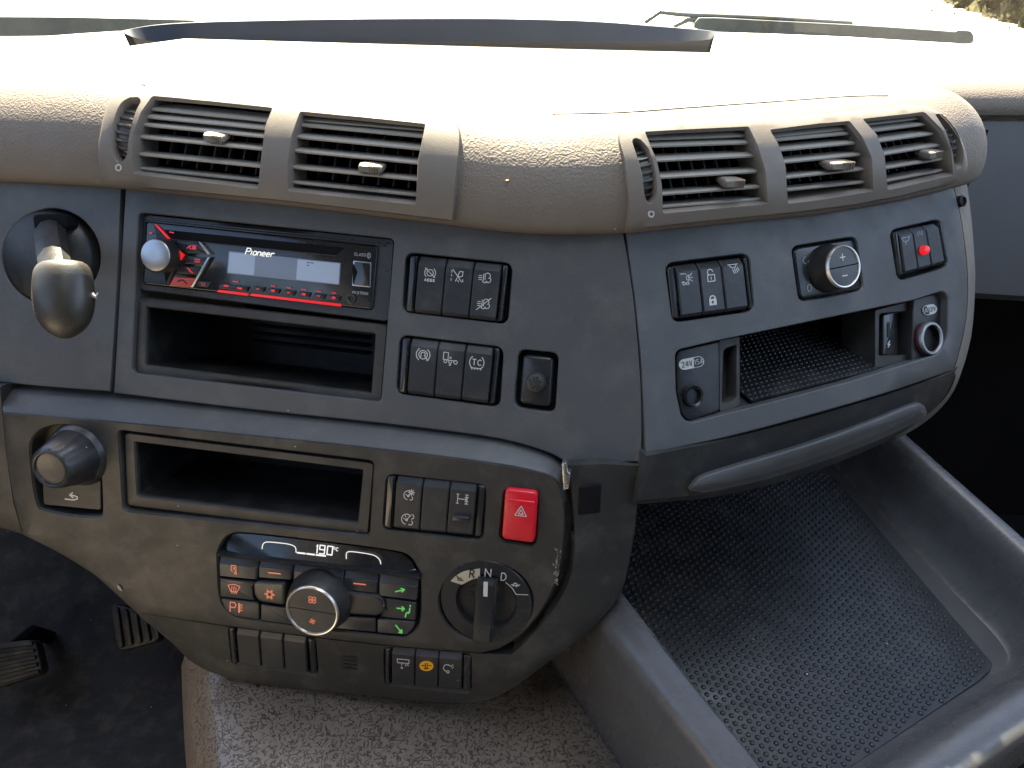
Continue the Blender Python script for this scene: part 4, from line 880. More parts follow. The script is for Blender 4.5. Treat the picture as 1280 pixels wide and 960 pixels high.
# ------------------------------------------------------------------ light knob on the console
kb = thing('rotary_switch', 'dark faceted rotary knob above a small arrow plate at the console left end', 'knob', PC.q(86, 575)[0])
mb = MB(); mb.slab(PC, rpoly([(52, 585), (126, 590), (126, 638), (54, 631)], 4), -.003, -.011, 1.2, .001); pl = mb.build('plate', M_FRAME, kb)
o_ = Vector((89, 622)); symbol(PC, [(icon_px('uturn', o_, Vector((1, .1)), Vector((0, 1)), 8.5), 1.8)], -.0026, M_WHITE, pl)
Pt, n_ = PC.q(61, 587, .028); Pb = Pt - n_ * .038; kx = .60 / 930
mb = MB(); mb.lathe(Pb, n_, [(38 * kx, .0), (38 * kx, .008), (36.5 * kx, .011), (33 * kx, .014)], 48); mb.build('collar', M_KNOB, kb)
mb = MB(); mb.lathe(Pb, n_, [(33 * kx, .012), (31.5 * kx, .015), (23.5 * kx, .035), (22 * kx, .0372), (20 * kx, .038), (18.6 * kx, .0376), (17.5 * kx, .036), (4 * kx, .0350)], 84, mod=lambda a, h: 1 + (.06 * abs(sin(a * 3.5)) if .0135 < h < .0355 else 0)); mb.build('knob', M_KNOB, kb, sharp=28)

# ------------------------------------------------------------------ volume style knob on the right panel
vk = thing('rotary_control', 'round plus and minus control knob with silver ring on square black plate', 'knob', SR.q(1035, 340)[0])
mb = MB(); pq = Q4((991, 310), (1070, 297.5), (1079, 362), (1000, 375)); mb.slab(SR, rpoly(pq.poly(), 9), -.002, -.010, 3, .003); pl = mb.build('plate', M_CAP, vk)
o_, ex_, ey_ = pq.frame(.2, .27); symbol(SR, [(icon_px('moon', o_, ex_, ey_, 5.5), 1.1)], -.0016, M_DIM, pl)
o_, ex_, ey_ = pq.frame(.17, .80); symbol(SR, [([[tuple(p) for p in ell(o_.x, o_.y, 2.6, 4.3, 14)] + [(o_.x + 2.6, o_.y)]], 1.0)], -.0016, M_CREAM, pl)
Pt, n_ = SR.q(1055, 333, .014); Pb = Pt - n_ * .016; dpt = (Pt - CAM).dot(CF); k = dpt / 930 * 27.5
mb = MB(); mb.lathe(Pb, n_, [(k * 1.12, 0), (k * 1.12, .003), (k * 1.05, .006), (k * 1.0, .0145)], 56, capend=False); kn = mb.build('knob', M_KNOB, vk)
mb = MB(); mb.lathe(Pb, n_, [(k * 1.0, .014), (k * .99, .0158), (k * .95, .0166), (k * .90, .0164), (k * .87, .015)], 56, capend=False); mb.build('silver_ring', M_RING, kn)
u_ = Vector((-n_.y, n_.x, 0)).normalized(); v_ = n_.cross(u_); v_ = v_ if v_.z > 0 else -v_
for sgn, key in ((1, 'plus'), (-1, 'minus')):
    mb = MB(); pts = [(.88 * cos(R(a)), .88 * sin(R(a))) for a in range(0, 181, 12)]; c0 = Pb + n_ * .0155
    ring = [c0 + u_ * (x * k) + v_ * ((y * k + .0004) * sgn) for x, y in pts]; mb.loft([[p - n_ * .004 for p in ring], ring], True, False, True); hb_ = mb.build('button', M_KNOB, kn)
    mb = MB(); cc = c0 + v_ * (.42 * k * sgn) + n_ * .0002; mb.box(cc, u_ * k * .16, v_ * k * .025, n_ * .0001)
    if key == 'plus': mb.box(cc + n_ * .00005, u_ * k * .025, v_ * k * .16, n_ * .0001)
    mb.build('symbol', M_WHITE, hb_)

# ------------------------------------------------------------------ cubby in the right panel
cub = thing('cubby', 'shallow open tray with ribbed mat set in the side panel', 'tray', SR.q(1010, 480)[0])
nR = SR.q(1020, 450)[1]; hR = Vector((-nR.y, nR.x, 0)).normalized(); inR = Vector((-nR.x, -nR.y, 0)).normalized()
rim = [SR.q(x, y, -.006)[0] for x, y in CUB]
fz = SR.q(1000, 494, -.006)[0].z
mb = MB()
def vert_wall(px, top, bot, deep):            # helper: box of the recess, straight in from the front edge
    pass
a = SR.q(924, 421, -.008)[0]; a2 = SR.q(924, 512, -.008)[0]; b = SR.q(1142, 374, -.008)[0]; b2 = SR.q(1142, 458, -.008)[0]; dp = .10
al, bl_ = a + inR * dp, b + inR * dp; a2l, b2l = a2 + inR * dp + Vector((0, 0, .004)), b2 + inR * dp + Vector((0, 0, .004))
L3 = SR.q(843, 437, -.009)[0]; L4 = SR.q(844, 532, -.009)[0]; Rr = SR.q(1190, 362, -.009)[0]; Rr2 = SR.q(1190, 442, -.009)[0]
upv = Vector((0, 0, .004))
mb.add([L3 + upv, Rr + upv, Rr + inR * dp + upv, L3 + inR * dp + upv], [(0, 1, 2, 3)])
mb.add([L4 + inR * dp, Rr2 + inR * dp, Rr + inR * dp + upv, L3 + inR * dp + upv], [(0, 1, 2, 3)])
mb.add([L4, L4 + inR * dp, L3 + inR * dp + upv, L3 + upv], [(0, 1, 2, 3)]); mb.add([Rr2, Rr2 + inR * dp, Rr + inR * dp + upv, Rr + upv], [(0, 1, 2, 3)])
mb.build('tray_wall', M_BLACK, cub)
# floor follows the lower edge and runs level inwards
fl_px = [(845, 533), (862, 531), (945, 510), (1000, 495), (1060, 479), (1132, 462), (1178, 446), (1190, 440)]
fr_ = [SR.q(x, y, -.007)[0] for x, y in fl_px]; mb = MB(); mb.loft([[p - Vector((0, 0, .001)) for p in fr_], [p + inR * .05 - Vector((0, 0, .002)) for p in fr_], [p + inR * dp for p in fr_]], False); mb.build('tray_floor', M_BIN, cub)
matp = thing('tray_mat', 'small black ribbed rubber mat lying in the side panel tray', 'mat', SR.q(1010, 480)[0])
m0 = SR.q(944, 507, -.007)[0] + inR * .004; m1 = SR.q(1104, 466, -.007)[0] + inR * .004; m2 = m1 + inR * .085 + hR * -.0; m3 = m0 + inR * .085
mb = MB(); e_ = Vector((0, 0, .0016)); mb.loft([[m0, m1, m2, m3], [m0 + e_, m1 + e_, m2 + e_, m3 + e_]], True, False, True); mb.build('mat_sheet', M_MAT, matp)
mb = MB(); u_ = (m1 - m0); v_ = (m3 - m0); nu, nv = 26, 17
for i in range(nu):
    for j in range(nv):
        c_ = m0 + u_ * ((i + .5 + (.25 if j % 2 else -.25)) / nu) + v_ * ((j + .5) / nv) + e_; r_ = .0017; top = c_ + Vector((0, 0, .0006))
        ring = [c_ + hR * r_ * .9 * cos(k_ * pi / 3) + inR * r_ * .8 * sin(k_ * pi / 3) for k_ in range(6)]; o0 = len(mb.v); mb.add(ring + [p.lerp(top, .45) + Vector((0, 0, .0005)) for p in ring], [(k_, (k_ + 1) % 6, 6 + (k_ + 1) % 6, 6 + k_) for k_ in range(6)] + [(6, 7, 8, 9, 10, 11)])
st_ = mb.build('stud', M_MAT, matp, merge=False); st_['kind'] = 'stuff'
def socket(label, name, plate, pill, txt, swap, c, rx, loc):
    t = thing(name, label, 'power socket', SR.q(*loc)[0]); mb = MB(); mb.slab(SR, plate, -.0065, -.03, 1.5, .0012); pl = mb.build('plate', M_BLACK, t)
    (px, py), w_, h_, ang = pill; ex = Vector((cos(ang), sin(ang))); ey = Vector((-sin(ang), cos(ang))); pc = Vector((px, py))
    def st(w2, h2): return [tuple(pc + ex * a + ey * b) for a, b in ([(w2 - h2 + h2 * cos(R(t_)), h2 * sin(R(t_))) for t_ in range(-90, 91, 18)] + [(-(w2 - h2) - h2 * cos(R(t_)), -h2 * sin(R(t_))) for t_ in range(-90, 91, 18)])]
    mb = MB(); mb.flat(SR, st(w_ / 2, h_ / 2), -.0060); lab = mb.build('label_plate', M_WHITE, t)
    inner = st(w_ / 2 - 1, h_ / 2 - 1); cut = .12 * w_; sgn = -1 if swap else 1
    half = [p for p in inner if (Vector(p) - pc).dot(ex) * sgn > cut * .5]; mid = [tuple(pc + ex * (cut + .6) * sgn + ey * (-h_ / 2 + 1)), tuple(pc + ex * (cut - 1.4) * sgn + ey * (h_ / 2 - 1))]
    poly = sorted(half + mid, key=lambda p: math.atan2(p[1] - (pc + ex * w_ * .25 * sgn).y, p[0] - (pc + ex * w_ * .25 * sgn).x)); mb = MB(); mb.flat(SR, poly, -.0057); mb.build('dark_half', M_INK, t)
    a, b = (txt[1], txt[0]) if swap else txt
    symbol(SR, [(text_px(txt[0], pc - ex * w_ * .18 * sgn, ang, h_ * (.5 if not swap else .42), .5, .22), 0.8 if not swap else .6)], -.0056, M_INK, t, 'lettering')
    symbol(SR, [(text_px(txt[1], pc + ex * w_ * .29 * sgn, ang, h_ * .46, .5, .2), 0.7 if not swap else .6)], -.0054, M_WHITE, t, 'lettering')
    P_, n_ = SR.q(c[0], c[1], -.004); k = rx * (P_ - CAM).dot(CF) / 930
    return t, P_, n_, k
pl24 = rpoly([(845, 439), (899, 427), (900, 513), (863, 527), (852, 519), (846, 488)], [8, 0, 3, 10, 6, 0])
t24, P_, n_, k = socket('round dark power socket under the 24V 15A label', 'power_socket', pl24, ((864.4, 453.8), 32, 13.5, -.19), ('24V', '15A'), False, (867, 495), 14, (867, 500))
mb = MB(); mb.lathe(P_, n_, [(k, -.004), (k, .0005), (k * .93, .0015), (k * .84, .0008), (k * .82, -.001)], 36, capend=False); mb.build('collar', M_KNOB, t24)
mb = MB(); mb.lathe(P_, n_, [(k * .82, .0004), (k * .80, .0012), (k * .74, .0008), (k * .70, -.012), (k * .1, -.0122)], 36); mb.build('socket_tube', M_CAP, t24)
pl12 = rpoly([(1142, 374.5), (1178, 364), (1185, 373), (1184, 419), (1174, 442), (1140, 452)], [0, 7, 5, 6, 8, 3])
t12, P_, n_, k = socket('round power socket with bright silver rim under the 12V label', 'power_socket', pl12, ((1162, 387), 18.5, 12.5, -.22), ('12V', '1A'), True, (1161, 423), 20.5, (1161, 428))
mb = MB(); mb.lathe(P_ - hR * .0018, n_, [(k * 1.03, -.002), (k * 1.03, .0005), (k * 1.0, .0007)], 40, capend=False); mb.build('red_collar', plastic('dark_red_plastic', (.05, .008, .008), .3, var=.1), t12)
mb = MB(); mb.lathe(P_, n_, [(k, -.003), (k, .0025), (k * .96, .0034), (k * .84, .0034), (k * .80, .0025), (k * .78, -.004)], 48, capend=False); mb.build('silver_rim', M_SILV, t12)
mb = MB(); mb.lathe(P_, n_, [(k * .79, .002), (k * .77, -.014), (k * .05, -.0142)], 40); mb.build('socket_tube', M_VOID, t12)
# slotted holder next to the 24 V plate
hold = thing('slot_holder', 'narrow black slot holder between the 24V socket and the tray', 'holder', SR.q(910, 505, -.01)[0])
mb = MB(); sl = rpoly([(904, 436), (921, 430), (921, 497), (915, 503), (902, 505)], [6, 2, 3, 4, 3])
mb.sheet(SR, rpoly([(899, 426), (924, 421), (924, 505), (918, 510), (900, 514)], 2), [sl], 20, -.010, .03, bev=.8, bm=.0008, walls=[.012], floor=[1]); mb.build('holder_body', M_FRAME, hold)
usb = thing('usb_port', 'recessed black charging port with lightning symbol beside the 12V socket', 'usb port', SR.q(1116, 440, -.01)[0])
mb = MB(); so_ = rpoly([(1099, 391), (1138, 388), (1136, 445), (1098, 446)], 5); mb.sheet(SR, rpoly([(1094, 388), (1142, 376), (1141, 452), (1094, 460)], 3), [so_], 20, -.012, .03, bev=1.5, bm=.0015, walls=[.006], floor=[1]); mb.build('port_body', M_FRAME, usb)
mb = MB(); mb.slab(SR, rpoly([(1104, 394), (1119, 390), (1119, 442), (1104, 444)], 2), -.014, -.02, 1, .001); pb_ = mb.build('port_face', M_CAP, usb)
mb = MB(); mb.flat(SR, rpoly([(1109.5, 403), (1112.5, 402), (1112.5, 421), (1109.5, 422)], 1.2), -.0135); mb.build('port_slot', M_INK, pb_)
symbol(SR, [(icon_px('bolt', Vector((1111, 430)), Vector((1, -.1)), Vector((0, 1)), 4.2), 1.3)], -.0135, M_WHITE, pb_)

# ------------------------------------------------------------------ climate control unit
cli = thing('climate_control', 'black climate control panel with round fan knob and 19.0 display', 'climate control', PC.q(400, 790)[0])
HB0 = -.0005
dispo = smooth_line([(275, 690), (279, 677), (289, 669), (310, 667.5), (400, 677.5), (488, 689), (510, 697), (519, 710), (521, 719)], 4)
mb = MB(); ta = [PC.q(x, y, -.006)[0] for x, y in dispo]
low = [(275 + (521 - 275) * i / (len(dispo) - 1), 692.5 + (719.5 - 692.5) * i / (len(dispo) - 1)) for i in range(len(dispo))]
mb.loft([ta, [PC.q(x, y, -.001)[0] for x, y in low]], False); dw = mb.build('display_window', M_GLOSS, cli)
PX = -.0035
d0 = [smooth_line([(327.5, 686), (329, 680), (334, 677.5), (348, 678.5), (362, 680.5), (369, 684), (370, 690.5)], 4)]; d1 = [smooth_line([(433, 698.5), (433, 692), (437, 689.5), (452, 691), (467, 694), (474, 699), (476, 705)], 4)]
symbol(PC, [(d0 + d1, 1.1), ([[(371.5, 690.8), (381.5, 692)], [(383.5, 692.2), (393, 693.4)], [(395, 693.6), (407, 695)]], 2.0), (text_px('1', (396.5, 686.3), .11, 10.5, .55, .2), 1.5), (text_px('90', (407.5, 687.6), .11, 10.5, .6, .32), 1.5), ([ell(417.5, 685, 1.3, 1.5, 8) + [(418.8, 685)]], .8), (text_px('C', (421.2, 686.6), .11, 4.2), .9), ([[(413, 694.0), (414, 694.1)]], 1.2)], PX + .0012, M_DIGIT, cli, 'display_digits')
mb = MB(); ridge = [(271, 691), (330, 697.5), (400, 705), (470, 713), (525, 719.5)]
rt_ = []
for x, y in ridge:
    p0 = PC.q(x, y, .001)[0]; p1 = PC.q(x, y + 2, .0035)[0]; p2 = PC.q(x, y + 4.5, .002)[0]; p3 = p2 - nC * .008; rt_.append([p0 - nC * .008, p0, p1, p2, p3])
mb.loft(rt_, False); mb.build('top_ridge', M_CAP, cli)
def cbtn(poly, mat=M_ROCK, top=.0005, bev=1.0, name='button', r=1.5, chamfer=0):
    mb = MB(); mb.slab(PC, rpoly(inset(poly, .5), r), top, -.009, bev, .001); o = mb.build(name, mat, cli)
    if chamfer:
        q = Q4(*poly[:4]); 
    return o
def top_btn(q, mat=M_ROCK):
    return rocker(PC, q, .0012, cli, mat, 'button', cham=.36)
OR = M_ORANGE
def bsym(o, key, x, y, s, mat, wd, off=.0018, a=.11): symbol(PC, [(icon_px(key, Vector((x, y)), Vector((cos(a), sin(a))), Vector((-sin(a) * .3, 1)), s), wd)], off, mat, o)
o = top_btn(Q4((272.5, 694.5), (322, 700), (321, 726), (273.5, 721.5))); bsym(o, 'mirror', 292.5, 712, 5.5, OR, 1.1)
o = top_btn(Q4((323, 700), (365, 705), (364, 726), (322.5, 723))); bsym(o, 'minus', 343, 716.5, 7.5, OR, 1.7)
o = top_btn(Q4((366, 705), (428.5, 712.5), (428.5, 735), (366, 728)))
o = top_btn(Q4((429.5, 712.5), (472, 717.7), (471, 743), (429.5, 738))); bsym(o, 'minus', 449.5, 730, 7.5, OR, 1.7)
o = top_btn(Q4((473, 717.8), (522.5, 723), (520.5, 752), (473, 746))); bsym(o, 'aup', 500, 738.3, 5.5, M_GREEN, 1.7)
o = cbtn([(274, 722.5), (321, 727.5), (316, 733), (317, 747), (320, 751.5), (275, 746.5)]); bsym(o, 'defrost', 292.5, 736, 7.5, OR, 1.1, .0009)
o = cbtn([(275, 747.5), (320, 752.5), (324.5, 755), (324.5, 775.5), (292, 770.5), (281, 763)], r=3); bsym(o, 'pheat', 296, 759.5, 7, OR, 1.3, .0009)
o = cbtn([(315.5, 729), (322, 726.5), (357, 729), (356, 757.5), (324, 753), (317, 745)], M_KNOB, .003, 4, r=5); bsym(o, 'snow', 337, 743, 6.6, OR, 1.2, .0034)
cbtn([(325.5, 755), (358, 759.5), (372, 782), (325.5, 776)])
cbtn([(428, 739), (471, 744), (480, 750), (482, 762), (473, 771), (425, 768)], M_KNOB, .003, 4, 'blank_button', r=8)
cbtn([(424, 769), (470, 772.5), (470, 791), (408, 785.5)])
o = cbtn([(473, 747), (520.5, 753), (519.5, 776), (474, 771.5), (483, 763), (481, 750)]); bsym(o, 'amid', 505, 763, 9, M_GREEN, 1.7, .0009)
o = cbtn([(471, 773), (519.5, 777), (517, 786), (508, 794.5), (471, 791.5)], r=3); bsym(o, 'adown', 498.5, 786, 5.8, M_GREEN, 1.7, .0009)
Pt, n_ = PC.q(389.5, 764.5, .017); Pb = Pt - n_ * .022; k = 35 * (Pt - CAM).dot(CF) / 930
mb = MB(); mb.lathe(Pb, n_, [(k * 1.22, 0), (k * 1.22, .006), (k * 1.17, .010), (k * 1.05, .018), (k * 1.0, .0205)], 60, capend=False); kn = mb.build('fan_knob', M_KNOB, cli, sharp=50)
mb = MB(); mb.lathe(Pb, n_, [(k * 1.0, .020), (k * .99, .0215), (k * .955, .0222), (k * .92, .0220), (k * .89, .0205)], 60, capend=False); mb.build('silver_ring', M_RING, kn)
u_ = Vector((cos(R(9.3)), -sin(R(9.3)), 0)); v_ = n_.cross(u_); v_ = v_ if v_.z > 0 else -v_
for sgn, key in ((1, 'fan'), (-1, 'fan2')):
    mb = MB(); c0 = Pb + n_ * .0208; ring = [c0 + u_ * (.9 * k * cos(R(a))) + v_ * ((.9 * k * sin(R(a)) + .0003) * sgn) for a in range(0, 181, 10)]
    mb.loft([[p - n_ * .004 for p in ring], ring], True, False, True); hb_ = mb.build('button', M_ROCK, kn)
    x, y = project(c0 + v_ * (.44 * k * sgn)); sy = Plane(n_, c0 + n_ * .0002); symbol(sy, [(icon_px(key, Vector((x, y)), Vector((.99, .1)), Vector((0, .85)), 5.6 if sgn > 0 else 4.2), 1.1)], 0.0, OR, hb_)

# ------------------------------------------------------------------ gear selector dial
gd = thing('gear_selector', 'round black gear selector dial marked R N D with centre bar', 'selector', PC.q(607, 790)[0])
Pt, n_ = PC.q(607.5, 752.5, .0); dpx = (Pt - CAM).dot(CF) / 930; k = 59 * dpx
hx = Vector((cos(R(9.3)), -sin(R(9.3)), 0)); hv = n_.cross(hx); hv = hv if hv.z > 0 else -hv
mb = MB(); mb.lathe(Pt, n_, [(k, -.006), (k * .995, -.0008), (k * .97, .0004), (k * .66, .0002), (k * .635, -.0008), (k * .61, -.004), (k * .3, -.005), (k * .05, -.005)], 72); dk = mb.build('dial_plate', M_CAP, gd, sharp=40)
def dpt(x, y): 
    P = PC.q(x, y, 0)[0] - Pt; return P.dot(hx), P.dot(hv)
mb = MB(); bar = []
for (v, w2, h) in ((1.0, .20, -.003), (.99, .205, .005), (.93, .21, .0085), (.5, .215, .010), (0, .215, .010), (-.5, .215, .0095), (-.88, .21, .0085), (-.955, .205, .005), (-.965, .20, -.003)):
    vv = .60 * v if v > 0 else v * .90; c0 = Pt + hv * (k * vv)
    bar.append([c0 - hx * k * w2 + n_ * -.004, c0 - hx * k * w2 * .96 + n_ * (h - .002), c0 - hx * k * w2 * .8 + n_ * h, c0 + n_ * (h + .0006), c0 + hx * k * w2 * .8 + n_ * h, c0 + hx * k * w2 * .96 + n_ * (h - .002), c0 + hx * k * w2 + n_ * -.004])
mb.loft(bar, False); brr = mb.build('grip_bar', M_CAP, gd, sharp=40)
mb = MB(); tp = Plane(n_, Pt + n_ * .0109)
mb.flat(tp, [(604.5, 727), (609.8, 727.4), (609.4, 746), (604.0, 745.5)], .0); mb.build('white_marker', M_WHITE, brr)
mb = MB(); mb.flat(PC, smooth_line([(563, 726.5), (571, 719), (582, 713.5), (600, 710.5)], 4) + [(600, 722)] + smooth_line([(600, 722), (590, 724.5), (577, 731)], 4)[1:], .0006); mb.build('cream_sector', M_CREAM, gd)
symbol(PC, [(text_px('R', (590, 717.3), .1, 9.5, .55), 1.5), (icon_px('rabbit', Vector((574.5, 723.5)), Vector((1, 0)), Vector((0, 1)), 5), 1.1)], .0009, M_INK, gd, 'lettering')
symbol(PC, [(text_px('N', (610, 716), .08, 9.5, .75), 1.3), (text_px('D', (629.5, 721), .12, 9, .65), 1.2), (icon_px('turtle', Vector((644, 731.5)), Vector((.98, .2)), Vector((-.2, .98)), 5.5), 1.1), ([smooth_line([(632, 728), (640, 735), (645, 743)], 4) + [(660, 743.5)]], .9)], .0009, M_WHITE, gd, 'lettering')

# ------------------------------------------------------------------ engine tunnel, footwell, pedals
ZT = 2.3 - .548
def onz(x, y, z): v = ray(x, y); return CAM + v * ((z - CAM.z) / v.z)
tun = thing('engine_tunnel', 'brown worm-grained cover of the engine tunnel below the console', 'cover', (-.05, .3, ZT - .2))
stations = [(800, 840, 0), (870, 900, 0), (960, 960, 0), (1080, 1080, 0)]
mb = MB(); rows_ = []
left = [(262, 790), (268, 850), (275, 905), (281, 960), (292, 1090)]; right = [(640, 800), (660, 855), (690, 910), (715, 962), (775, 1090)]
for (lx, ly), (rx, ry) in zip(left, right):
    a = onz(lx, ly, ZT); b = onz(rx, ry, ZT); row = []
    dn = Vector((0, 0, -1)); out = (a - b).normalized()
    for t_, zz in ((.062, -.34), (.055, -.20), (.046, -.10), (.036, -.05), (.024, -.020), (.010, -.005), (0, 0)): row.append(a + out * t_ + Vector((0, 0, zz)))
    for u in (.15, .35, .5, .65, .85): row.append(a.lerp(b, u) + Vector((0, 0, .003 * sin(u * pi))))
    row.append(b)
    for t_, zz in ((.006, -.001), (.014, -.004), (.03, -.0085), (.06, -.012), (.12, -.016)): row.append(b - out * t_ + Vector((0, 0, zz)))
    rows_.append(row)
rows_ = [[Vector(p) for p in r] for r in zip(*[smooth_line([tuple(p) for p in col], 6) for col in zip(*rows_)])]
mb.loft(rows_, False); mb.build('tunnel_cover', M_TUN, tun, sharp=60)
ZF = 2.3 - .86
mb = MB(); fp = [onz(x, y, ZF) for x, y in ((-250, 1100), (330, 1100), (330, 880), (-250, 880))]
g0 = [Vector((-.9, .05, ZF)), Vector((-.05, .05, ZF))]; g1 = [Vector((-.9, .62, ZF)), Vector((-.05, .62, ZF))]; g2 = [Vector((-.9, .90, ZF + .20)), Vector((-.05, .90, ZF + .20))]; g3 = [Vector((-.9, 1.0, ZF + .6)), Vector((-.05, 1.0, ZF + .6))]
mb.loft([g0, g1, g2, g3], False); struct(mb.build('footwell_floor', M_FLOOR))
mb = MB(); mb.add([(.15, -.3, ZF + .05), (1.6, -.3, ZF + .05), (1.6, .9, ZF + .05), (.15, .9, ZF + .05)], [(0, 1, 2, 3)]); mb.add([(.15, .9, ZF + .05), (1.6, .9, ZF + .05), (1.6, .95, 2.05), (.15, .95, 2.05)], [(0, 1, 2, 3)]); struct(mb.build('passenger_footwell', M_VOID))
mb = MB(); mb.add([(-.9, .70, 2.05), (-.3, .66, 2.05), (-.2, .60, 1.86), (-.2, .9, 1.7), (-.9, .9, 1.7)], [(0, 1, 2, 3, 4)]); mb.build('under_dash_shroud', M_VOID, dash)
def pedal(label, quad, ribs, vertical, depth_y, curve):
    S = Plane(Vector((0, -.62, .78)), CAM + ray(*quad.at(.5, .5)) * (depth_y / ray(*quad.at(.5, .5)).y)); t = thing('pedal', label, 'pedal', S.q(*quad.at(.5, .9))[0])
    mb = MB(); mb.slab(S, rpoly(quad.poly(), curve), 0, -.014, 2, .003); mb.build('pad', M_PEDAL, t)
    for i in range(ribs):
        f0 = (i + .25) / ribs; f1 = (i + .75) / ribs; q = quad.sub(f0, f1, .08, .92) if vertical else quad.sub(.06, .94, f0, f1)
        mb = MB(); mb.slab(S, rpoly(q.poly(), 2), .004, -.001, 1.2, .002); mb.build('rib', M_PEDAL, t)
    c = S.q(*quad.at(.5, .3), -.01)[0]; mb = MB(); mb.tube([c, c + Vector((0, .05, -.02)), c + Vector((0, .09, -.09))], .009, 8); mb.build('pedal_arm', M_VOID, t)
pedal('accelerator pedal with upright ribs in the dark footwell beside the tunnel', Q4((138, 752), (196, 768), (203, 800), (146, 816)), 5, True, .60, 12)
pedal('brake pedal with cross ribs at the left edge of the footwell', Q4((-40, 808), (44, 799), (54, 842), (-30, 868)), 5, False, .56, 9)

# ------------------------------------------------------------------ storage bin on the right
ZR = 2.3 - .43; ZB = 2.3 - .492
bn = thing('storage_bin', 'deep grey open storage bin with rounded rails right of the console', 'storage bin', onz(1050, 760, ZB))
stn = [(720, 700, 600), ]
O_ = [(640, 765), (686, 826), (731, 892), (776, 958), (870, 1095)]; K_ = [(710, 720), (749, 778), (815, 866), (885, 956), (990, 1095)]; I_ = [(735, 690), (775, 742), (860, 850), (947, 956), (1056, 1095)]
mb = MB(); rws = []
for o, kx_, ii in zip(O_, K_, I_):
    a = onz(*o, 2.3 - .5575); b = onz(*kx_, ZR - .017); c = onz(*ii, ZR); f = Vector((c.x, c.y, ZB - .01)); dd = (c - b).normalized(); ab = (b - a).normalized()
    rws.append([a + (a - b).normalized() * .03, a, a.lerp(b, .5), a.lerp(b, .82) + Vector((-.001, 0, .001)), b - ab * .008 + Vector((0, 0, .001)), b + Vector((0, 0, .0030)), b + dd * .010 + Vector((0, 0, .0026)), b.lerp(c, .6), c - dd * .006, c + Vector((0, 0, -.0010)), c + dd * .004 + Vector((0, 0, -.005)), f + dd * .008])
rws = [[Vector(p) for p in r] for r in zip(*[smooth_line([tuple(p) for p in col], 8) for col in zip(*rws)])]
mb.loft(rws, False); mb.build('inner_rail', M_RAIL, bn, sharp=60)
# outer rail, wall and front rail in one sweep round the corner
Ro = [(1000, 430), (1060, 484), (1127, 541), (1205, 610), (1280, 678), (1350, 742), (1400, 790)]
base_r = [onz(x, y, ZR) for x, y in Ro]
dirx = (base_r[-1] - base_r[0]); dirx.z = 0; dirx.normalize(); perp = Vector((dirx.y, -dirx.x, 0)); perp = perp if perp.x < 0 else -perp     # towards the inside
FD = .026; fw0 = onz(1172, 962, ZR - FD); fw1 = onz(1280, 889, ZR - FD)
dirf = (fw0 - fw1).normalized()
# corner: intersection of the outer line and front line
t_num = None
def isect(p, d, q, e):
    den = d.x * e.y - d.y * e.x; t = ((q.x - p.x) * e.y - (q.y - p.y) * e.x) / den; return p + d * t
corner = isect(base_r[3], dirx, fw1, dirf); corner.z = ZR
path = []
c0 = corner - dirx * .06; c1 = corner + dirf * .06
s0 = base_r[0]
for i in range(18): path.append(s0.lerp(c0, i / 18))
for i in range(11): t = i / 10; path.append(c0 * (1 - t) ** 2 + corner * 2 * t * (1 - t) + c1 * t * t)
for i in range(1, 16): path.append(c1 + dirf * (.42 * i / 15))
sec = [(-.012, -.10), (-.012, -.02), (-.010, -.006), (-.004, -.001), (.002, 0), (.008, -.002), (.013, -.008), (.016, -.018), (.020, -.035), (.026, -.055), (.034, -.062), (.045, -.064)]
rws = []; NN = []
for i, p in enumerate(path):
    d = (path[min(i + 1, len(path) - 1)] - path[max(i - 1, 0)]); d.z = 0; d.normalize(); nn = Vector((d.y, -d.x, 0)); nn = nn if nn.dot(perp + Vector((0, .2, 0))) > 0 or False else -nn
    cen = onz(1000, 760, ZR); nn = nn if nn.dot(cen - p) > 0 else -nn
    NN.append(nn)
    wide = 1 + .3 * max(0, min(1, (i - 22) / 8))
    dn_ = max(0, min(1, (i - 17) / 10)); dn_ = dn_ * dn_ * (3 - 2 * dn_); zs = 1 - dn_ * FD / .064
    rws.append([Vector((p.x, p.y, ZR - FD * dn_)) + nn * o * (wide if o > 0 else 1) + Vector((0, 0, z * zs)) for o, z in sec])
mb = MB(); mb.loft(rws, False); mb.build('outer_rail', M_RAIL, bn, sharp=60)
mb = MB(); f_ = [onz(700, 560, ZB), onz(1160, 480, ZB), corner + Vector((.1, -.15, ZB - ZR)), onz(800, 1150, ZB)]; inn = [onz(x, y, ZR) for x, y in [(690, 620)] + I_]; inn = [Vector((q.x, q.y, ZB)) for q in inn]; cum = [0]
for q0_, q1_ in zip(inn, inn[1:]): cum.append(cum[-1] + (q1_ - q0_).length)
def along(t):
    L0 = t * cum[-1]
    for q_ in range(len(inn) - 1):
        if L0 <= cum[q_ + 1] + 1e-9: return inn[q_].lerp(inn[q_ + 1], (L0 - cum[q_]) / (cum[q_ + 1] - cum[q_]))
    return inn[-1]
mb.loft([[Vector((q.x, q.y, ZB)) + n_i * .012 for q, n_i in zip(path, NN)], [along(min(1, q_ / (len(path) - 12))) for q_ in range(len(path))]], False); mb.build('bin_floor', M_BIN, bn)
rm = thing('rubber_mat', 'black studded rubber mat on the floor of the storage bin', 'mat', onz(1000, 760, ZB))
ms = Plane(Vector((0, 0, 1)), Vector((0, 0, ZB + .003)))
mo = rpoly([(690, 560), (1010, 560), (1066, 622), (1150, 722), (1241, 829), (1238, 838), (1222, 852), (1075, 951), (940, 1040), (690, 700)], [0, 0, 0, 0, 3, 6, 4, 0, 0, 0])
mb = MB(); mb.slab(ms, mo, 0, -.0025, 1.0, .0008); mb.build('mat_sheet', M_MAT, rm)
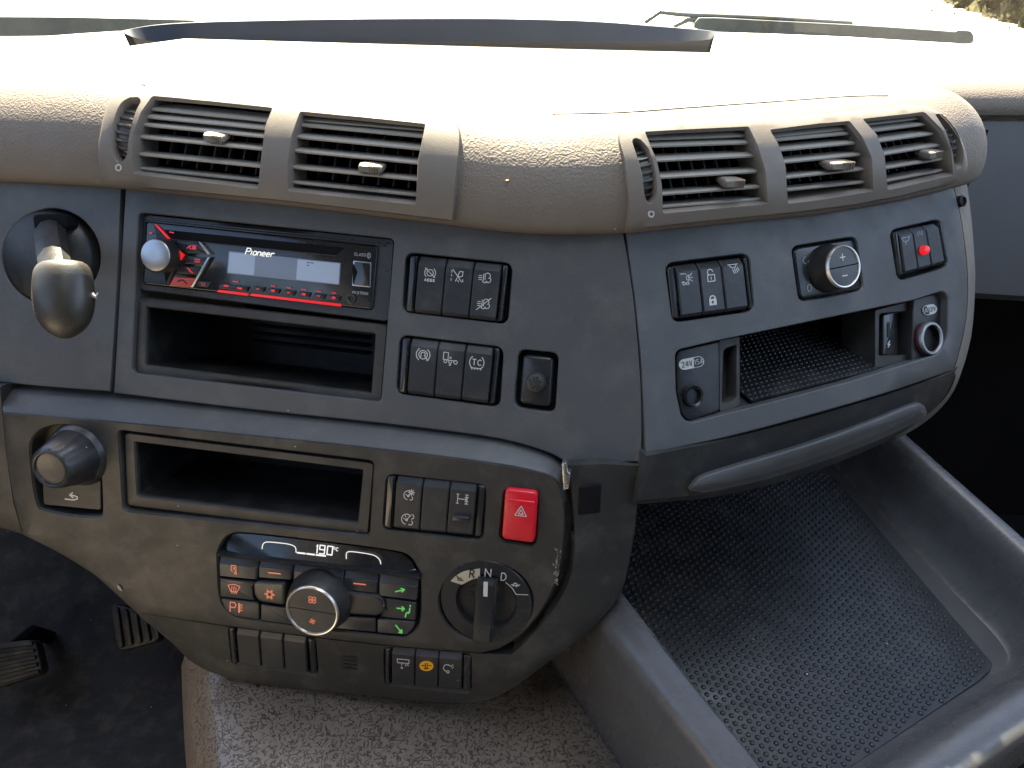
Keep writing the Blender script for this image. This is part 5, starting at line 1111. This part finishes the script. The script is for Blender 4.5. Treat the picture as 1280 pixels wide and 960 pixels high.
mb = MB(); ed = (onz(1241, 829, ZB) - onz(1066, 622, ZB)); ed.z = 0; ed.normalize(); ep = Vector((ed.y, -ed.x, 0)); o0 = onz(1000, 760, ZB + .003); mi = inset(mo, 5); pit = .0063; rnd = random.Random(5)
prj = [(r_, h_) for r_, h_ in ((.0020, 0), (.0017, .0006), (.0010, .0010))]
for i in range(-105, 105):
    for j in range(-82, 82):
        c_ = o0 + ed * (i * pit) + ep * (j * pit * .87) + ed * (pit * .5 if j % 2 else 0)
        x, y = project(c_)
        if not (690 < x < 1260 and 540 < y < 1000) or not inside((x, y), mi): continue
        c_ = c_ + Vector((rnd.gauss(0, .0001), rnd.gauss(0, .0001), 0)); V_ = []; F_ = []
        for r_, h_ in prj: V_ += [c_ + Vector((r_ * cos(a * pi / 4), r_ * sin(a * pi / 4), h_)) for a in range(8)]
        for s_ in range(2): F_ += [(s_ * 8 + a, s_ * 8 + (a + 1) % 8, s_ * 8 + 8 + (a + 1) % 8, s_ * 8 + 8 + a) for a in range(8)]
        F_.append(tuple(range(16, 24))); mb.add(V_, F_)
st_ = mb.build('stud', M_MAT, rm, merge=False, sharp=80); st_['kind'] = 'stuff'

# ------------------------------------------------------------------ windscreen, its lower trim and the wipers
def ony(x, y, Y): v = ray(x, y); return CAM + v * ((Y - CAM.y) / v.y)
tp_ = smooth_line([(150, 39), (190, 32), (250, 28), (350, 25.5), (450, 24), (560, 23.5), (640, 24), (740, 27), (820, 33), (870, 37), (896, 40)], 4)
bt_ = smooth_line([(165, 46), (200, 52.5), (260, 53), (350, 53), (450, 52.5), (560, 51.5), (640, 51.5), (740, 52), (820, 52), (870, 51), (889, 49)], 4)
mb = MB(); Yc = 1.0
mb.loft([[ony(*p, Yc) + Vector((0, .02, -.03)) for p in bt_], [ony(*p, Yc) for p in bt_], [ony(*p, Yc + .01) for p in tp_], [ony(*p, Yc + .01) + Vector((0, .006, 0)) for p in tp_], [ony(*p, Yc + .01) + Vector((0, .03, -.05)) for p in tp_]], False)
tag(mb.build('windscreen_trim', M_STRIP), 'long dark curved trim strip along the foot of the windscreen', 'trim')
ws = []
for x in [i * .1 - 1.2 for i in range(25)]:
    yb = 1.09 - .10 * (x / 1.2) ** 2; ws.append([Vector((x, yb - .22 * k / 6, 2.12 + .75 * k / 6)) for k in range(7)])
mb = MB(); mb.loft(ws, False); tag(mb.build('windscreen', M_GLASS), 'clear curved windscreen glass above the dash top', 'windscreen')
def wiper(label, blade, arm_, Y, th):
    t = thing('wiper', label, 'wiper', ony(*blade[-1][:2], Y)); mb = MB(); L_ = []
    for x, yt, yb in blade:
        a, b = ony(x, yt, Y), ony(x, yb, Y); L_.append([a, b, b + Vector((0, th, 0)), a + Vector((0, th, 0))])
    mb.loft(L_, True, True, True); mb.build('blade', M_WIPER, t)
    for nm, seg in arm_: mb = MB(); mb.tube([ony(x, y, Y + .012) for x, y in seg], .0032, 8); mb.build(nm, M_WIPER, t)
wiper('grey wiper resting at the right end of the dark trim strip', [(868, 29, 35), (874, 22.5, 37), (896, 22.5, 40), (960, 26, 42), (1060, 31, 46), (1140, 36, 51), (1194, 40, 54), (1198, 38, 55), (1213, 39, 55), (1217, 44, 52)], [('arm', [(806, 28), (825, 15), (850, 18), (950, 22), (1065, 29)]), ('link', [(842, 33), (860, 25), (872, 24)])], 1.16, .03)
wiper('dusty wiper lying at the left end of the windscreen', [(-40, 21, 46), (60, 21.5, 45), (100, 22, 42), (190, 24, 36), (245, 25.5, 27)], [('arm', [(-40, 33.5), (60, 33.5), (150, 36)])], 1.16, .03)

GROUPS = {'switch_bank': 'rocker switch banks on the dash', 'air_vent': 'air vents along the dash lip', 'storage_pocket': 'empty storage pockets', 'power_socket': 'power sockets in the side panel', 'pedal': 'pedals in the footwell', 'wiper': 'wipers at the windscreen foot'}
for o in COL.objects:
    g_ = GROUPS.get(o.name.split('.')[0])
    if g_ and o.parent is None: o['group'] = g_
